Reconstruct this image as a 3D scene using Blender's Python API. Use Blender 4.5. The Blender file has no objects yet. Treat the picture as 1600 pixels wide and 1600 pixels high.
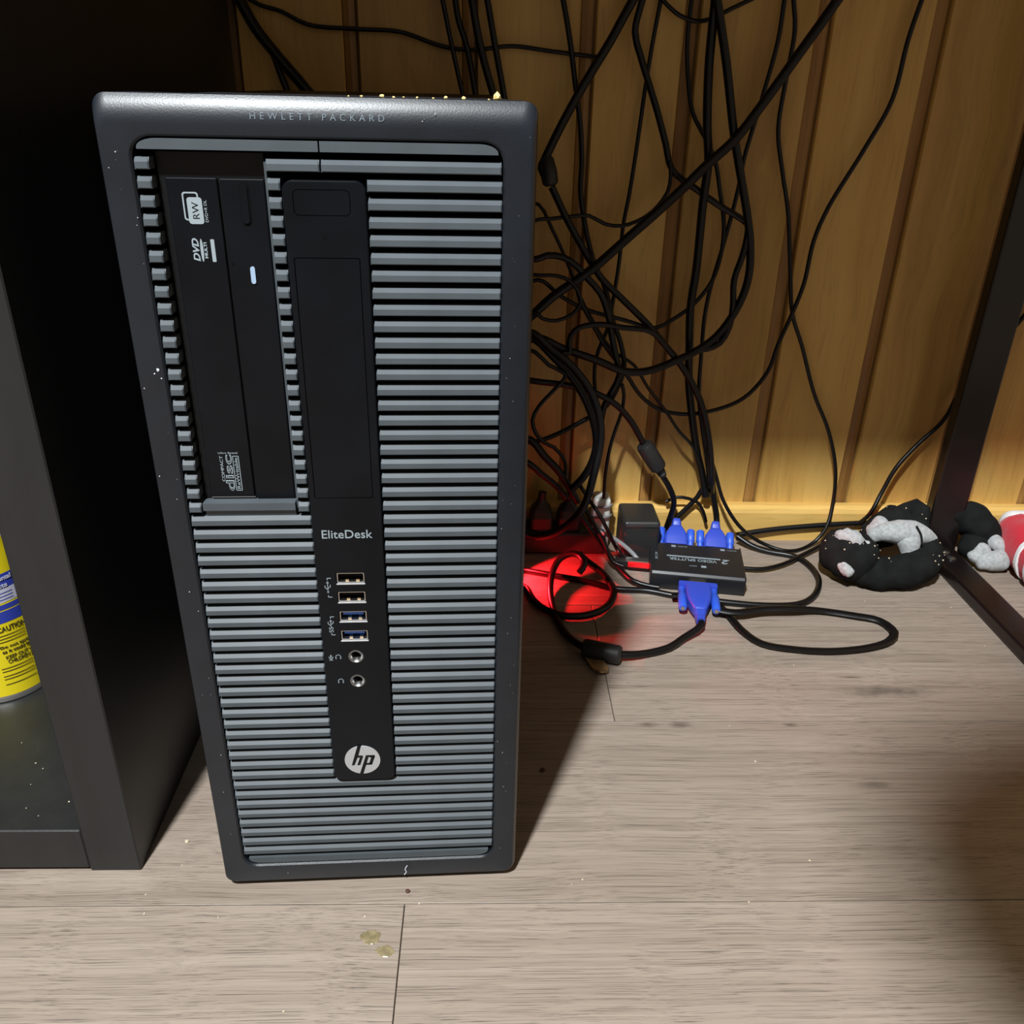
import bpy, bmesh, math, random
from mathutils import Vector, Matrix, noise
random.seed(7)
S = bpy.context.scene
COL = S.collection

# ---------------------------------------------------------------- camera
cam = bpy.data.objects.new('camera', bpy.data.cameras.new('camera')); COL.objects.link(cam)
cam.data.sensor_width = 36.0; cam.data.lens = 1351.70 / 1600 * 36.0
cam.data.clip_start = 0.01
_r = Vector((0.999428, -0.026049, 0.021576)); _u = Vector((-0.007833, 0.442290, 0.896838)); _f = Vector((0.032904, 0.896494, -0.441832))
cam.matrix_world = Matrix(((_r.x, _u.x, -_f.x, 0.15630), (_r.y, _u.y, -_f.y, -0.38212), (_r.z, _u.z, -_f.z, 0.44510), (0, 0, 0, 1)))
S.camera = cam

# ---------------------------------------------------------------- light
w = bpy.data.worlds.new('room_ambient'); S.world = w; w.use_nodes = True
w.node_tree.nodes['Background'].inputs[0].default_value = (1.0, 0.84, 0.66, 1)
w.node_tree.nodes['Background'].inputs[1].default_value = 0.29
def lamp(name, kind, loc, power, color, size):
    l = bpy.data.lights.new(name, kind); l.energy = power; l.color = color; l.shadow_soft_size = size
    o = bpy.data.objects.new(name, l); COL.objects.link(o); o.location = loc
    return o
lamp('room_lamp', 'POINT', (-0.24, -0.94, 1.90), 385, (0.93, 0.975, 1.0), 0.06)
S.view_settings.view_transform = 'Standard'; S.view_settings.look = 'None'
S.view_settings.gamma = 1.0; S.view_settings.use_curve_mapping = False
S.view_settings.exposure = 0.0

# ---------------------------------------------------------------- materials
def newmat(name):
    m = bpy.data.materials.new(name); m.use_nodes = True
    return m, m.node_tree, m.node_tree.nodes['Principled BSDF']
def plain(name, col, rough=0.5, metal=0.0, spec=0.5, bump=0.0, bscale=800.0, mottle=0.0, mscale=60.0, emit=None, estr=0.0, sheen=0.0):
    m, t, b = newmat(name)
    b.inputs['Base Color'].default_value = (*col, 1); b.inputs['Roughness'].default_value = rough
    b.inputs['Metallic'].default_value = metal; b.inputs['Specular IOR Level'].default_value = spec
    b.inputs['Sheen Weight'].default_value = sheen
    tc = t.nodes.new('ShaderNodeTexCoord')
    if mottle:
        n = t.nodes.new('ShaderNodeTexNoise'); n.inputs['Scale'].default_value = mscale; n.inputs['Detail'].default_value = 5
        t.links.new(tc.outputs['Object'], n.inputs['Vector'])
        r = t.nodes.new('ShaderNodeValToRGB'); r.color_ramp.elements[0].position = 0.3; r.color_ramp.elements[1].position = 0.75
        r.color_ramp.elements[0].color = (*[c * (1 - mottle) for c in col], 1)
        r.color_ramp.elements[1].color = (*[min(1, c * (1 + mottle)) for c in col], 1)
        t.links.new(n.outputs['Fac'], r.inputs['Fac']); t.links.new(r.outputs['Color'], b.inputs['Base Color'])
    if bump:
        n = t.nodes.new('ShaderNodeTexNoise'); n.inputs['Scale'].default_value = bscale; n.inputs['Detail'].default_value = 3
        t.links.new(tc.outputs['Object'], n.inputs['Vector'])
        bp = t.nodes.new('ShaderNodeBump'); bp.inputs['Strength'].default_value = bump; bp.inputs['Distance'].default_value = 0.0005
        t.links.new(n.outputs['Fac'], bp.inputs['Height']); t.links.new(bp.outputs['Normal'], b.inputs['Normal'])
    if emit:
        b.inputs['Emission Color'].default_value = (*emit, 1); b.inputs['Emission Strength'].default_value = estr
    return m

def wood(name, dark, mid, light, axis, stretch, fine, knots=(), rough=0.5, rand=0.15, pores=0.5, bump=0.25, warp=0.02):
    """long-grained wood; axis 0 = grain along X, 2 = along Z"""
    m, t, b = newmat(name); N = t.nodes.new; L = t.links.new
    tc = N('ShaderNodeTexCoord'); oi = N('ShaderNodeObjectInfo')
    mul = N('ShaderNodeMath'); mul.operation = 'MULTIPLY'; mul.inputs[1].default_value = 37.0
    L(oi.outputs['Random'], mul.inputs[0])
    comb = N('ShaderNodeCombineXYZ')
    for i in range(3): L(mul.outputs[0], comb.inputs[i])
    add = N('ShaderNodeVectorMath'); add.operation = 'ADD'; L(tc.outputs['Object'], add.inputs[0]); L(comb.outputs[0], add.inputs[1])
    # bend the grain slightly
    wn0 = N('ShaderNodeTexNoise'); wn0.inputs['Scale'].default_value = 9; wn0.inputs['Detail'].default_value = 1
    L(add.outputs[0], wn0.inputs['Vector'])
    ws = N('ShaderNodeVectorMath'); ws.operation = 'SCALE'; ws.inputs['Scale'].default_value = warp; L(wn0.outputs['Color'], ws.inputs[0])
    ad2 = N('ShaderNodeVectorMath'); ad2.operation = 'ADD'; L(add.outputs[0], ad2.inputs[0]); L(ws.outputs[0], ad2.inputs[1])
    def streak(s_long, s_cross, detail, rg=0.6):
        mp = N('ShaderNodeMapping'); sc = [s_cross] * 3; sc[axis] = s_long; mp.inputs['Scale'].default_value = sc
        L(ad2.outputs[0], mp.inputs['Vector'])
        n = N('ShaderNodeTexNoise'); n.inputs['Scale'].default_value = 1; n.inputs['Detail'].default_value = detail; n.inputs['Roughness'].default_value = rg
        L(mp.outputs[0], n.inputs['Vector']); return n.outputs['Fac']
    a = streak(stretch, fine, 6); c = streak(stretch * 5, fine * 7, 3, 0.7); d = streak(stretch * .5, fine * .18, 3)
    r = N('ShaderNodeValToRGB'); e = r.color_ramp.elements
    e[0].position = .28; e[0].color = (*dark, 1); e[1].position = .78; e[1].color = (*light, 1)
    k = e.new(.5); k.color = (*mid, 1)
    mx = N('ShaderNodeMix'); mx.data_type = 'FLOAT'; mx.inputs[0].default_value = .45; L(a, mx.inputs[2]); L(d, mx.inputs[3])
    L(mx.outputs[0], r.inputs['Fac'])
    pr = N('ShaderNodeValToRGB'); pe = pr.color_ramp.elements; pe[0].position = .36; pe[1].position = .47
    v = 1 - pores; pe[0].color = (v, v, v, 1); pe[1].color = (1, 1, 1, 1); L(c, pr.inputs['Fac'])
    mm = N('ShaderNodeMix'); mm.data_type = 'RGBA'; mm.blend_type = 'MULTIPLY'; mm.inputs[0].default_value = 1
    L(r.outputs['Color'], mm.inputs[6]); L(pr.outputs['Color'], mm.inputs[7]); col = mm.outputs[2]
    for (kx, ky, rx, ry, s) in knots:      # knots of the wood: dark ringed ovals
        sb = N('ShaderNodeVectorMath'); sb.operation = 'SUBTRACT'; sb.inputs[1].default_value = (kx, ky, 0) if axis == 0 else (kx, 0, ky)
        L(tc.outputs['Object'], sb.inputs[0])
        dv = N('ShaderNodeVectorMath'); dv.operation = 'MULTIPLY'; dv.inputs[1].default_value = (1 / rx, 1 / ry, 0) if axis == 0 else (1 / rx, 0, 1 / ry)
        L(sb.outputs[0], dv.inputs[0])
        wn = N('ShaderNodeTexNoise'); wn.inputs['Scale'].default_value = 90; L(tc.outputs['Object'], wn.inputs['Vector'])
        ln = N('ShaderNodeVectorMath'); ln.operation = 'LENGTH'; L(dv.outputs[0], ln.inputs[0])
        sm = N('ShaderNodeMath'); sm.operation = 'ADD'; L(ln.outputs['Value'], sm.inputs[0])
        w2 = N('ShaderNodeMath'); w2.operation = 'MULTIPLY'; w2.inputs[1].default_value = 1.1; L(wn.outputs['Fac'], w2.inputs[0]); L(w2.outputs[0], sm.inputs[1])
        kr = N('ShaderNodeValToRGB'); ke = kr.color_ramp.elements; ke[0].position = .45; ke[1].position = 1.0
        ke[0].color = (1 - s, 1 - s, 1 - s, 1); ke[1].color = (1, 1, 1, 1)
        hv = N('ShaderNodeMath'); hv.operation = 'MULTIPLY'; hv.inputs[1].default_value = .6; L(sm.outputs[0], hv.inputs[0]); L(hv.outputs[0], kr.inputs['Fac'])
        k2 = N('ShaderNodeMix'); k2.data_type = 'RGBA'; k2.blend_type = 'MULTIPLY'; k2.inputs[0].default_value = 1
        L(col, k2.inputs[6]); L(kr.outputs['Color'], k2.inputs[7]); col = k2.outputs[2]
    hs = N('ShaderNodeHueSaturation'); L(col, hs.inputs['Color'])
    mr = N('ShaderNodeMapRange'); mr.inputs['To Min'].default_value = 1 - rand; mr.inputs['To Max'].default_value = 1 + rand
    L(oi.outputs['Random'], mr.inputs['Value']); L(mr.outputs[0], hs.inputs['Value'])
    L(hs.outputs[0], b.inputs['Base Color']); b.inputs['Roughness'].default_value = rough
    bp = N('ShaderNodeBump'); bp.inputs['Strength'].default_value = bump; bp.inputs['Distance'].default_value = .0006
    L(c, bp.inputs['Height']); L(bp.outputs[0], b.inputs['Normal'])
    return m

M = dict(
    floor=wood('grey_laminate', (.195, .153, .119), (.268, .214, .171), (.355, .292, .240), 0, 2.2, 270, rough=.40, pores=.55, rand=.05, warp=.006,
               knots=((.4925, .189, .045, .008, .5), (.312, .147, .010, .004, .5), (.285, .1475, .009, .004, .5), (.3985, .147, .006, .003, .5), (.438, .082, .016, .004, .45), (.469, .208, .014, .0015, .6))),
    pine=wood('pine_board', (.34, .165, .036), (.60, .355, .092), (.76, .51, .165), 2, 2.0, 34, rough=.48, pores=.12, rand=.10, bump=.12),
    pine_trim=wood('pine_trim', (.42, .24, .058), (.62, .39, .11), (.72, .49, .16), 0, 3, 40, rough=.5, pores=.1, rand=.05, bump=.1),
    pine_dark=wood('stained_pine_bead', (.17, .07, .016), (.31, .155, .04), (.43, .24, .07), 2, 2.0, 60, rough=.5, pores=.1, rand=.1, bump=.1),
    groove=plain('groove_wood', (.22, .12, .04), .7),
    bezel=plain('black_textured_plastic', (.0048, .0074, .0118), .39, bump=.12, bscale=1500, mottle=.25, mscale=40),
    case=plain('black_steel', (.010, .010, .012), .45),
    dark=plain('dark_recess', (.0012, .0012, .0016), .8, spec=.1),
    slat=plain('grey_satin_plastic', (.058, .068, .076), .48, spec=.22, mottle=.10, mscale=50),
    panel=plain('gloss_black_plastic', (.0030, .0038, .0054), .30, spec=.18, mottle=.3, mscale=30),
    drive=plain('drive_black_plastic', (.0025, .003, .0038), .45, spec=.25),
    white_print=plain('pale_print', (.24, .285, .31), .5),
    grey_print=plain('faint_grey_print', (.085, .11, .13), .5),
    silver=plain('brushed_silver', (.40, .40, .41), .40, metal=.25),
    steel=plain('nickel_steel', (.50, .48, .45), .30, metal=1.0),
    gold=plain('gold_contact', (.95, .80, .55), .2, metal=1.0),
    usb_blue=plain('usb_blue_plastic', (.03, .14, .62), .4),
    led_clear=plain('pale_blue_led_window', (.27, .37, .50), .3),
    cord=plain('black_pvc', (.0024, .0023, .0028), .36, spec=.36),
    greycord=plain('grey_pvc', (.20, .20, .21), .35),
    ferrite=plain('black_rubber', (.014, .014, .014), .5),
    blue=plain('vga_blue_plastic', (.026, .058, .42), .42),
    blue2=plain('vga_screw_blue', (.026, .092, .56), .42),
    splitter=plain('black_anodised_metal', (.010, .011, .013), .36),
    white_plastic=plain('white_plastic', (.60, .60, .57), .45),
    red_lit=plain('red_lit_plastic', (.75, .01, .015), .2),
    red_led=plain('red_led_lens', (.9, .02, .02), .3, emit=(1, .01, .015), estr=14.0),
    cabinet=wood('black_brown_veneer', (.0060, .0064, .0068), (.0095, .0100, .0105), (.0165, .0165, .0165), 2, 3.0, 60, rough=.45, pores=.1, rand=.04, bump=.12),
    can_yellow=plain('yellow_can_print', (.70, .56, .012), .32),
    can_blue=plain('blue_can_print', (.03, .05, .33), .35),
    can_white=plain('pale_lilac_can_print', (.50, .50, .60), .4),
    can_ink=plain('dark_can_ink', (.05, .045, .01), .5),
    can_metal=plain('tin_rim', (.55, .53, .50), .3, metal=.9),
    desk_metal=plain('dark_brown_metal', (.006, .0036, .0036), .30),
    desk_top=plain('pale_bounce_board', (.32, .24, .155), .5, mottle=.3, mscale=12),  # unseen tabletop made pale to bounce floor light up onto the wall
    sock_black=plain('black_knit', (.0095, .0105, .0100), .95, bump=.9, bscale=1400, spec=.1, mottle=.3, mscale=80),
    sock_grey=plain('grey_knit', (.34, .35, .35), .95, bump=.9, bscale=1400, sheen=.2, mottle=.25, mscale=300),
    sock_red=plain('red_knit', (.48, .006, .022), .95, bump=.8, bscale=1400, sheen=.2),
    sock_white=plain('white_knit', (.68, .66, .66), .95, bump=.8, bscale=1400),
    crumb=plain('yellow_crumb', (.85, .60, .22), .7),
    crumb2=plain('pale_crumb', (.50, .42, .30), .7),
    seed=plain('dark_brown_bit', (.06, .02, .012), .6),
    chip=plain('brown_chip', (.24, .14, .06), .8, mottle=.4, mscale=200),
    stain=plain('dried_yellow_spot', (.20, .16, .085), .30, mottle=.3, mscale=250),
    dust=plain('pale_dust', (.50, .52, .55), .9),
    chair=plain('black_chair_fabric', (.02, .02, .022), .9, bump=.3, bscale=600),
    chrome=plain('chair_metal', (.3, .3, .3), .35, metal=1.0),
)

# ---------------------------------------------------------------- mesh helpers
def link(name, me, mat, parent=None, loc=(0, 0, 0), smooth=False):
    o = bpy.data.objects.new(name, me); COL.objects.link(o); o.location = loc
    if mat is not None:
        me.materials.clear(); me.materials.append(M[mat])
    if parent: o.parent = parent
    if smooth:
        for p in me.polygons: p.use_smooth = True
        me.set_sharp_from_angle(angle=math.radians(50))
    return o
def obj(name, bm, mat, parent=None, loc=(0, 0, 0), smooth=False):
    bmesh.ops.recalc_face_normals(bm, faces=bm.faces[:])
    me = bpy.data.meshes.new(name); bm.to_mesh(me); bm.free()
    return link(name, me, mat, parent, loc, smooth)
def tag(o, label, cat, group=None):
    o['label'] = label; o['category'] = cat
    if group: o['group'] = group
    return o
def struct(o): o['kind'] = 'structure'; return o
def empty(name, loc=(0, 0, 0), rz=0.0):
    o = bpy.data.objects.new(name, None); COL.objects.link(o); o.location = loc; o.rotation_euler = (0, 0, rz); o.empty_display_size = .02
    return o
def box(bm, x0, x1, y0, y1, z0, z1, bev=0.0, seg=2):
    vs = [bm.verts.new(p) for p in ((x0, y0, z0), (x1, y0, z0), (x1, y1, z0), (x0, y1, z0), (x0, y0, z1), (x1, y0, z1), (x1, y1, z1), (x0, y1, z1))]
    fs = [bm.faces.new([vs[i] for i in f]) for f in ((3, 2, 1, 0), (4, 5, 6, 7), (0, 1, 5, 4), (1, 2, 6, 5), (2, 3, 7, 6), (3, 0, 4, 7))]
    if bev:
        es = list({e for f in fs for e in f.edges})
        bmesh.ops.bevel(bm, geom=es, offset=bev, segments=seg, affect='EDGES', profile=.5)
def boxo(name, mat, parent, *a, bev=0.0, seg=2, loc=(0, 0, 0)):
    bm = bmesh.new(); box(bm, *a, bev=bev, seg=seg); return obj(name, bm, mat, parent, loc)
def rr(x0, x1, z0, z1, r, n=6):
    """rounded rectangle outline, counter-clockwise"""
    out = []
    for cx, cz, a0 in ((x1 - r, z0 + r, -90), (x1 - r, z1 - r, 0), (x0 + r, z1 - r, 90), (x0 + r, z0 + r, 180)):
        for i in range(n + 1):
            a = math.radians(a0 + 90 * i / n); out.append((cx + r * math.cos(a), cz + r * math.sin(a)))
    return out
def prism(bm, pts, y0, y1):
    a = [bm.verts.new((x, y0, z)) for x, z in pts]; b = [bm.verts.new((x, y1, z)) for x, z in pts]
    bm.faces.new(a); bm.faces.new(b[::-1]); n = len(pts)
    for i in range(n): bm.faces.new((a[i], b[i], b[(i + 1) % n], a[(i + 1) % n]))
def prismo(name, mat, parent, pts, y0, y1, loc=(0, 0, 0)):
    bm = bmesh.new(); prism(bm, pts, y0, y1); return obj(name, bm, mat, parent, loc)
def zprism(bm, pts, z0, z1):
    a = [bm.verts.new((x, y, z0)) for x, y in pts]; b = [bm.verts.new((x, y, z1)) for x, y in pts]
    bm.faces.new(a); bm.faces.new(b[::-1]); n = len(pts)
    for i in range(n): bm.faces.new((a[i], b[i], b[(i + 1) % n], a[(i + 1) % n]))
def bridge(bm, loops, closed=True, cap0=False, cap1=False):
    L = [[bm.verts.new(p) for p in l] for l in loops]; n = len(L[0])
    for a, b in zip(L, L[1:]):
        for i in range(n if closed else n - 1): bm.faces.new((a[i], a[(i + 1) % n], b[(i + 1) % n], b[i]))
    if cap0: bm.faces.new(L[0][::-1])
    if cap1: bm.faces.new(L[-1])
def catmull(P, step):
    P = [Vector(p) for p in P]; out = []
    P = [P[0] * 2 - P[1]] + P + [P[-1] * 2 - P[-2]]
    for i in range(1, len(P) - 2):
        p0, p1, p2, p3 = P[i - 1:i + 3]; n = max(2, int((p2 - p1).length / step))
        # centripetal parameters keep uneven points from overshooting
        t0 = 0; t1 = t0 + max(1e-5, (p1 - p0).length) ** .5; t2 = t1 + max(1e-5, (p2 - p1).length) ** .5; t3 = t2 + max(1e-5, (p3 - p2).length) ** .5
        for k in range(n):
            t = t1 + (t2 - t1) * k / n
            a1 = p0 * ((t1 - t) / (t1 - t0)) + p1 * ((t - t0) / (t1 - t0)); a2 = p1 * ((t2 - t) / (t2 - t1)) + p2 * ((t - t1) / (t2 - t1)); a3 = p2 * ((t3 - t) / (t3 - t2)) + p3 * ((t - t2) / (t3 - t2))
            b1 = a1 * ((t2 - t) / (t2 - t0)) + a2 * ((t - t0) / (t2 - t0)); b2 = a2 * ((t3 - t) / (t3 - t1)) + a3 * ((t - t1) / (t3 - t1))
            out.append(b1 * ((t2 - t) / (t2 - t1)) + b2 * ((t - t1) / (t2 - t1)))
    out.append(P[-2]); return out
def tube(bm, path, r, sides=8, flat=1.0, cap=True, noise_amp=0.0, nscale=60):
    """sweep a circle (radius number or list) along path with parallel transport"""
    n = len(path); T = []
    for i in range(n):
        d = path[min(n - 1, i + 1)] - path[max(0, i - 1)]; T.append(d.normalized() if d.length > 1e-9 else Vector((0, 0, 1)))
    ref = Vector((0, 0, 1)) if abs(T[0].z) < .9 else Vector((0, 1, 0))
    nrm = (ref - T[0] * ref.dot(T[0])).normalized(); loops = []
    for i in range(n):
        nrm = (nrm - T[i] * nrm.dot(T[i])).normalized(); bi = T[i].cross(nrm)
        R = r[i] if isinstance(r, (list, tuple)) else r; lp = []
        for k in range(sides):
            a = 2 * math.pi * k / sides; d = nrm * (math.cos(a) * flat) + bi * math.sin(a); p = path[i] + d * R
            if noise_amp: p += d * (noise.noise(p * nscale) * noise_amp + noise.noise(p * nscale * 2.6) * noise_amp * .45)
            lp.append(p)
        loops.append(lp)
    bridge(bm, loops, True, cap, cap)
def blob(name, mat, parent, pts, radii, noise_amp=.003, nscale=60, flat=1.0, sides=20, step=.003, minz=None):
    path = catmull(pts, step); n = len(path); m = len(radii); rs = []
    for i in range(n):
        t = i / (n - 1) * (m - 1); k = min(m - 2, int(t)); f = t - k; f = f * f * (3 - 2 * f); rs.append(radii[k] * (1 - f) + radii[k + 1] * f)
    # round the ends
    L0 = (path[1] - path[0]).normalized(); L1 = (path[-1] - path[-2]).normalized(); a = []; ar = []; b = []; br = []
    for k in range(5, 0, -1):
        an = k / 5.4 * math.pi / 2
        a.append(path[0] - L0 * rs[0] * .8 * math.sin(an)); ar.append(rs[0] * math.cos(an))
    for k in range(1, 6):
        an = k / 5.4 * math.pi / 2
        b.append(path[-1] + L1 * rs[-1] * .8 * math.sin(an)); br.append(rs[-1] * math.cos(an))
    bm = bmesh.new(); tube(bm, a + path + b, ar + rs + br, sides, flat, True, noise_amp, nscale)
    if minz is not None:
        for v in bm.verts: v.co.z = max(minz, v.co.z)
    return obj(name, bm, mat, parent, smooth=True)
def lathe(bm, prof, cx=0, cy=0, n=40):
    bridge(bm, [[(cx + r * math.cos(2 * math.pi * i / n), cy + r * math.sin(2 * math.pi * i / n), z) for i in range(n)] for r, z in prof], True, prof[0][0] > 1e-6, prof[-1][0] > 1e-6)
def text_data(s, bold=0.0, shear=0.0, spacing=1.0):
    cu = bpy.data.curves.new('lettering', 'FONT'); cu.body = s; cu.offset = bold; cu.shear = shear; cu.space_character = spacing
    cu.align_x = 'CENTER'; cu.align_y = 'CENTER'; cu.extrude = .02; cu.resolution_u = 4
    o = bpy.data.objects.new('lettering', cu); COL.objects.link(o); dg = bpy.context.evaluated_depsgraph_get()
    me = bpy.data.meshes.new_from_object(o.evaluated_get(dg)); bpy.data.objects.remove(o); bpy.data.curves.remove(cu)
    xs = [v.co.x for v in me.vertices]; ys = [v.co.y for v in me.vertices]
    return me, (min(xs), max(xs), min(ys), max(ys))
def lettering(s, mat, parent, width, cx, cz, y, rot=0, name='lettering', thick=.00012, height=None, **k):
    """flat lettering on a plane facing -Y; rot 90 reads upwards"""
    me, (a, b, c, d) = text_data(s, **k); sx = width / (b - a); sz = height / (d - c) if height else sx
    for v in me.vertices:
        x = (v.co.x - (a + b) / 2) * sx; z = (v.co.y - (c + d) / 2) * sz; t = thick if v.co.z > 0 else 0
        if rot == 90: x, z = -z, x
        v.co = (cx + x, y - t, cz + z)
    return link(name, me, mat, parent)
def toplettering(s, mat, parent, width, cx, cy, z, rot, name='lettering', thick=.00012, height=None, **k):
    me, (a, b, c, d) = text_data(s, **k); sx = width / (b - a); sy = height / (d - c) if height else sx; ca, sa = math.cos(rot), math.sin(rot)
    for v in me.vertices:
        x = (v.co.x - (a + b) / 2) * sx; y = (v.co.y - (c + d) / 2) * sy
        v.co = (cx + ca * x - sa * y, cy + sa * x + ca * y, z + (thick if v.co.z > 0 else 0))
    return link(name, me, mat, parent)

# ================================================================ SETTING
# floor of laminate planks running along X (0.168 m wide), each plank its own piece
fl = struct(boxo('floor', 'dark', None, -1.6, 1.6, -2.2, .62, -.03, -.0085))
joints = {-2: (-.45, .62), -1: (.1105, 1.05), 0: (-.52, .93), 1: (.2605, 1.2), 2: (-.35, .86)}
for row in range(-12, 4):
    y0 = -.016 + .168 * row; y1 = y0 + .168
    js = [-1.6] + sorted(joints.get(row, (-.7 + .31 * (row % 4), .45 + .27 * (row % 3)))) + [1.6]
    for a, b in zip(js, js[1:]):
        bm = bmesh.new(); box(bm, a + .0003, b - .0003, y0 + .0003, min(y1, .62) - .0003, -.0085, 0, bev=.0003, seg=1)
        obj('plank', bm, 'floor', fl)
# pine tongue-and-groove wall
wl = struct(boxo('wall_back', 'groove', None, -1.2, 1.6, .4765, .62, -.008, 2.3))
gx = [-1.2 + .1025 * i for i in range(11)] + [-.0585, .044, .1465, .249, .339, .4545, .5565, .659, .7615] + [.864 + .1025 * i for i in range(8)]
gx = sorted(g for g in gx if g < -.1 or g >= -.06)
for a, b in zip(gx, gx[1:]):
    bm = bmesh.new()
    # face, quirk bead and lip of one board: (x, y) section
    sec = [(a + .0010, .4765), (a + .0010, .4722), (a + .0022, .4700), (b - .0135, .4700), (b - .0120, .4722), (b - .0120, .4765)]
    zprism(bm, sec, .0, 2.3); obj('wall_board', bm, 'pine', wl)
    bm = bmesh.new(); zprism(bm, [(b - .0118, .4765), (b - .0112, .4738), (b - .0062, .4722), (b - .0012, .4738), (b - .0006, .4765)], .0, 2.3); obj('board_bead', bm, 'pine_dark', wl)
sk = bmesh.new(); bridge(sk, [[(x, .4700, .0), (x, .4555, .0), (x, .4555, .0330), (x, .4570, .0375), (x, .4620, .0400), (x, .4700, .0400)] for x in (-1.2, 1.6)], True, True, True)
struct(obj('baseboard_back', sk, 'pine_trim'))

# ================================================================ COMPUTER TOWER
PC = empty('desktop_computer', (.089, 0, 0), .04144)
tag(PC, 'black upright desktop computer tower with grey slatted front standing on the floor', 'computer')
mm = .001
bm = bmesh.new(); loops = []
def frame_loop(ins, y, r):
    return [(x, y, z) for x, z in rr(-.0888 + ins * .30, .0888 - ins * .55, .004 + ins * .25, .4395 - ins * 2.0, max(.0008, r), 8)]
loops.append(frame_loop(.0012, .040, .004)); loops.append(frame_loop(0, .036, .005)); loops.append(frame_loop(0, .0050, .005))
TH = math.radians(41)
for i in range(0, 9):
    a = TH * (1 - i / 8); loops.append(frame_loop(.0055 * (1 - math.sin(a) / math.sin(TH)), .0042 * (1 - math.cos(a)) / (1 - math.cos(TH)), .0055))
def inner(g, y, r=.0085): return [(x, y, z) for x, z in rr((13.4 - g) * mm - .089, (163.6 + g) * mm - .089, (18.0 - g) * mm, (424.0 + g) * mm, r, 8)]
loops.append(inner(.9, .0002, .0092)); loops.append(inner(0, .0012)); loops.append(inner(0, .012))
bridge(bm, loops)
bez = obj('front_bezel', bm, 'bezel', PC, smooth=True)
bez.data.set_sharp_from_angle(angle=math.radians(30))
boxo('steel_case', 'case', PC, -.0872, .0872, .037, .405, .006, .4380, bev=.0015)
for x in (-.065, .065):
    for y in (.05, .37):
        bm = bmesh.new(); lathe(bm, [(.009, 0), (.010, .001), (.010, .007)], x, y, 20); obj('foot', bm, 'ferrite', PC)
boxo('grille_back', 'dark', PC, 12.0 * mm - .089, 165 * mm - .089, .010, .013, .0165, .4255)
# --- slats: profile (y, z) swept along x
PROF = [(.010, 0), (.0026, 0), (.0006, -.0018), (.0005, -.0043), (.0009, -.0047), (.010, -.0047)]
def slat_mesh(u0, u1):
    bm = bmesh.new(); a = u0 * mm - .089; b = u1 * mm - .089; e = .0005
    bridge(bm, [[(a, y + (e if i in (2, 3) else 0), z) for i, (y, z) in enumerate(PROF)], [(a + e, y, z) for y, z in PROF],
                [(b - e, y, z) for y, z in PROF], [(b, y + (e if i in (2, 3) else 0), z) for i, (y, z) in enumerate(PROF)]], True, True, True)
    bmesh.ops.recalc_face_normals(bm, faces=bm.faces[:]); me = bpy.data.meshes.new('slat'); bm.to_mesh(me); bm.free(); me.materials.append(M['slat'])
    return me
def slats(u0, u1, ks):
    me = slat_mesh(u0, u1)
    for k in ks:
        o = bpy.data.objects.new('slat', me); COL.objects.link(o); o.parent = PC; o.location = (0, 0, (416.2 - 7.4 * k) * mm)
slats(106.9, 163.2, range(1, 45)); slats(14.0, 71.6, range(22, 45)); slats(14.0, 163.2, range(45, 53))
slats(66.2, 87.8, [0]); slats(88.5, 162.8, [0])
slats(13.9, 19.7, range(0, 22)); slats(66.0, 71.2, range(1, 22))
def corner_slat(u0, u1, z0, z1, cl, cr, top):
    """end slat following the rounded corners of the grille"""
    pts = [];
    def P(u, z): pts.append((u * mm - .089, z * mm))
    if top:
        P(u0, z0); P(u1, z0)
        if cr: [P(u1 - cr + cr * math.cos(a), z0 + .6 + (z1 - z0 - .6) * math.sin(a)) for a in [i / 6 * math.pi / 2 for i in range(7)]]
        else: P(u1, z1)
        if cl: [P(u0 + cl - cl * math.cos(a), z0 + .6 + (z1 - z0 - .6) * math.sin(a)) for a in [i / 6 * math.pi / 2 for i in range(6, -1, -1)]]
        else: P(u0, z1)
    else:
        P(u0, z1); [P(u0 + cl - cl * math.cos(a), z1 - .6 - (z1 - z0 - .6) * math.sin(a)) for a in [i / 6 * math.pi / 2 for i in range(7)]]
        [P(u1 - cr + cr * math.cos(a), z1 - .6 - (z1 - z0 - .6) * math.sin(a)) for a in [i / 6 * math.pi / 2 for i in range(6, -1, -1)]]; P(u1, z1)
    return prismo('slat', 'slat', PC, pts, .0006, .010)
corner_slat(15.8, 87.8, 419.2, 423.3, 8, 0, True); corner_slat(88.5, 161.4, 419.2, 423.3, 0, 8, True)
corner_slat(16.5, 160.8, 19.3, 23.8, 8, 8, False)
# --- drive bay sill and bright inner jamb
prismo('bay_sill', 'slat', PC, [(x * mm - .089, z * mm) for x, z in ((20.6, 257.0), (64.6, 257.0), (64.6, 260.8), (20.6, 260.8))], .0008, .010)
bm = bmesh.new(); bridge(bm, [[(x * mm - .089, .0014, 256.9 * mm), (x * mm - .089, .0026, 253.4 * mm), (x * mm - .089, .009, 253.4 * mm), (x * mm - .089, .009, 256.9 * mm)] for x in (21.5, 64.5)], True, True, True)
obj('bay_sill', bm, 'slat', PC)
bm = bmesh.new(); bridge(bm, [[(64.3 * mm - .089, .0095, z * mm), (64.9 * mm - .089, .0035, z * mm), (66.0 * mm - .089, .0022, z * mm), (66.0 * mm - .089, .0095, z * mm)] for z in (257, 415)], True, True, True)
obj('bay_jamb', bm, 'slat', PC)
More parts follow.
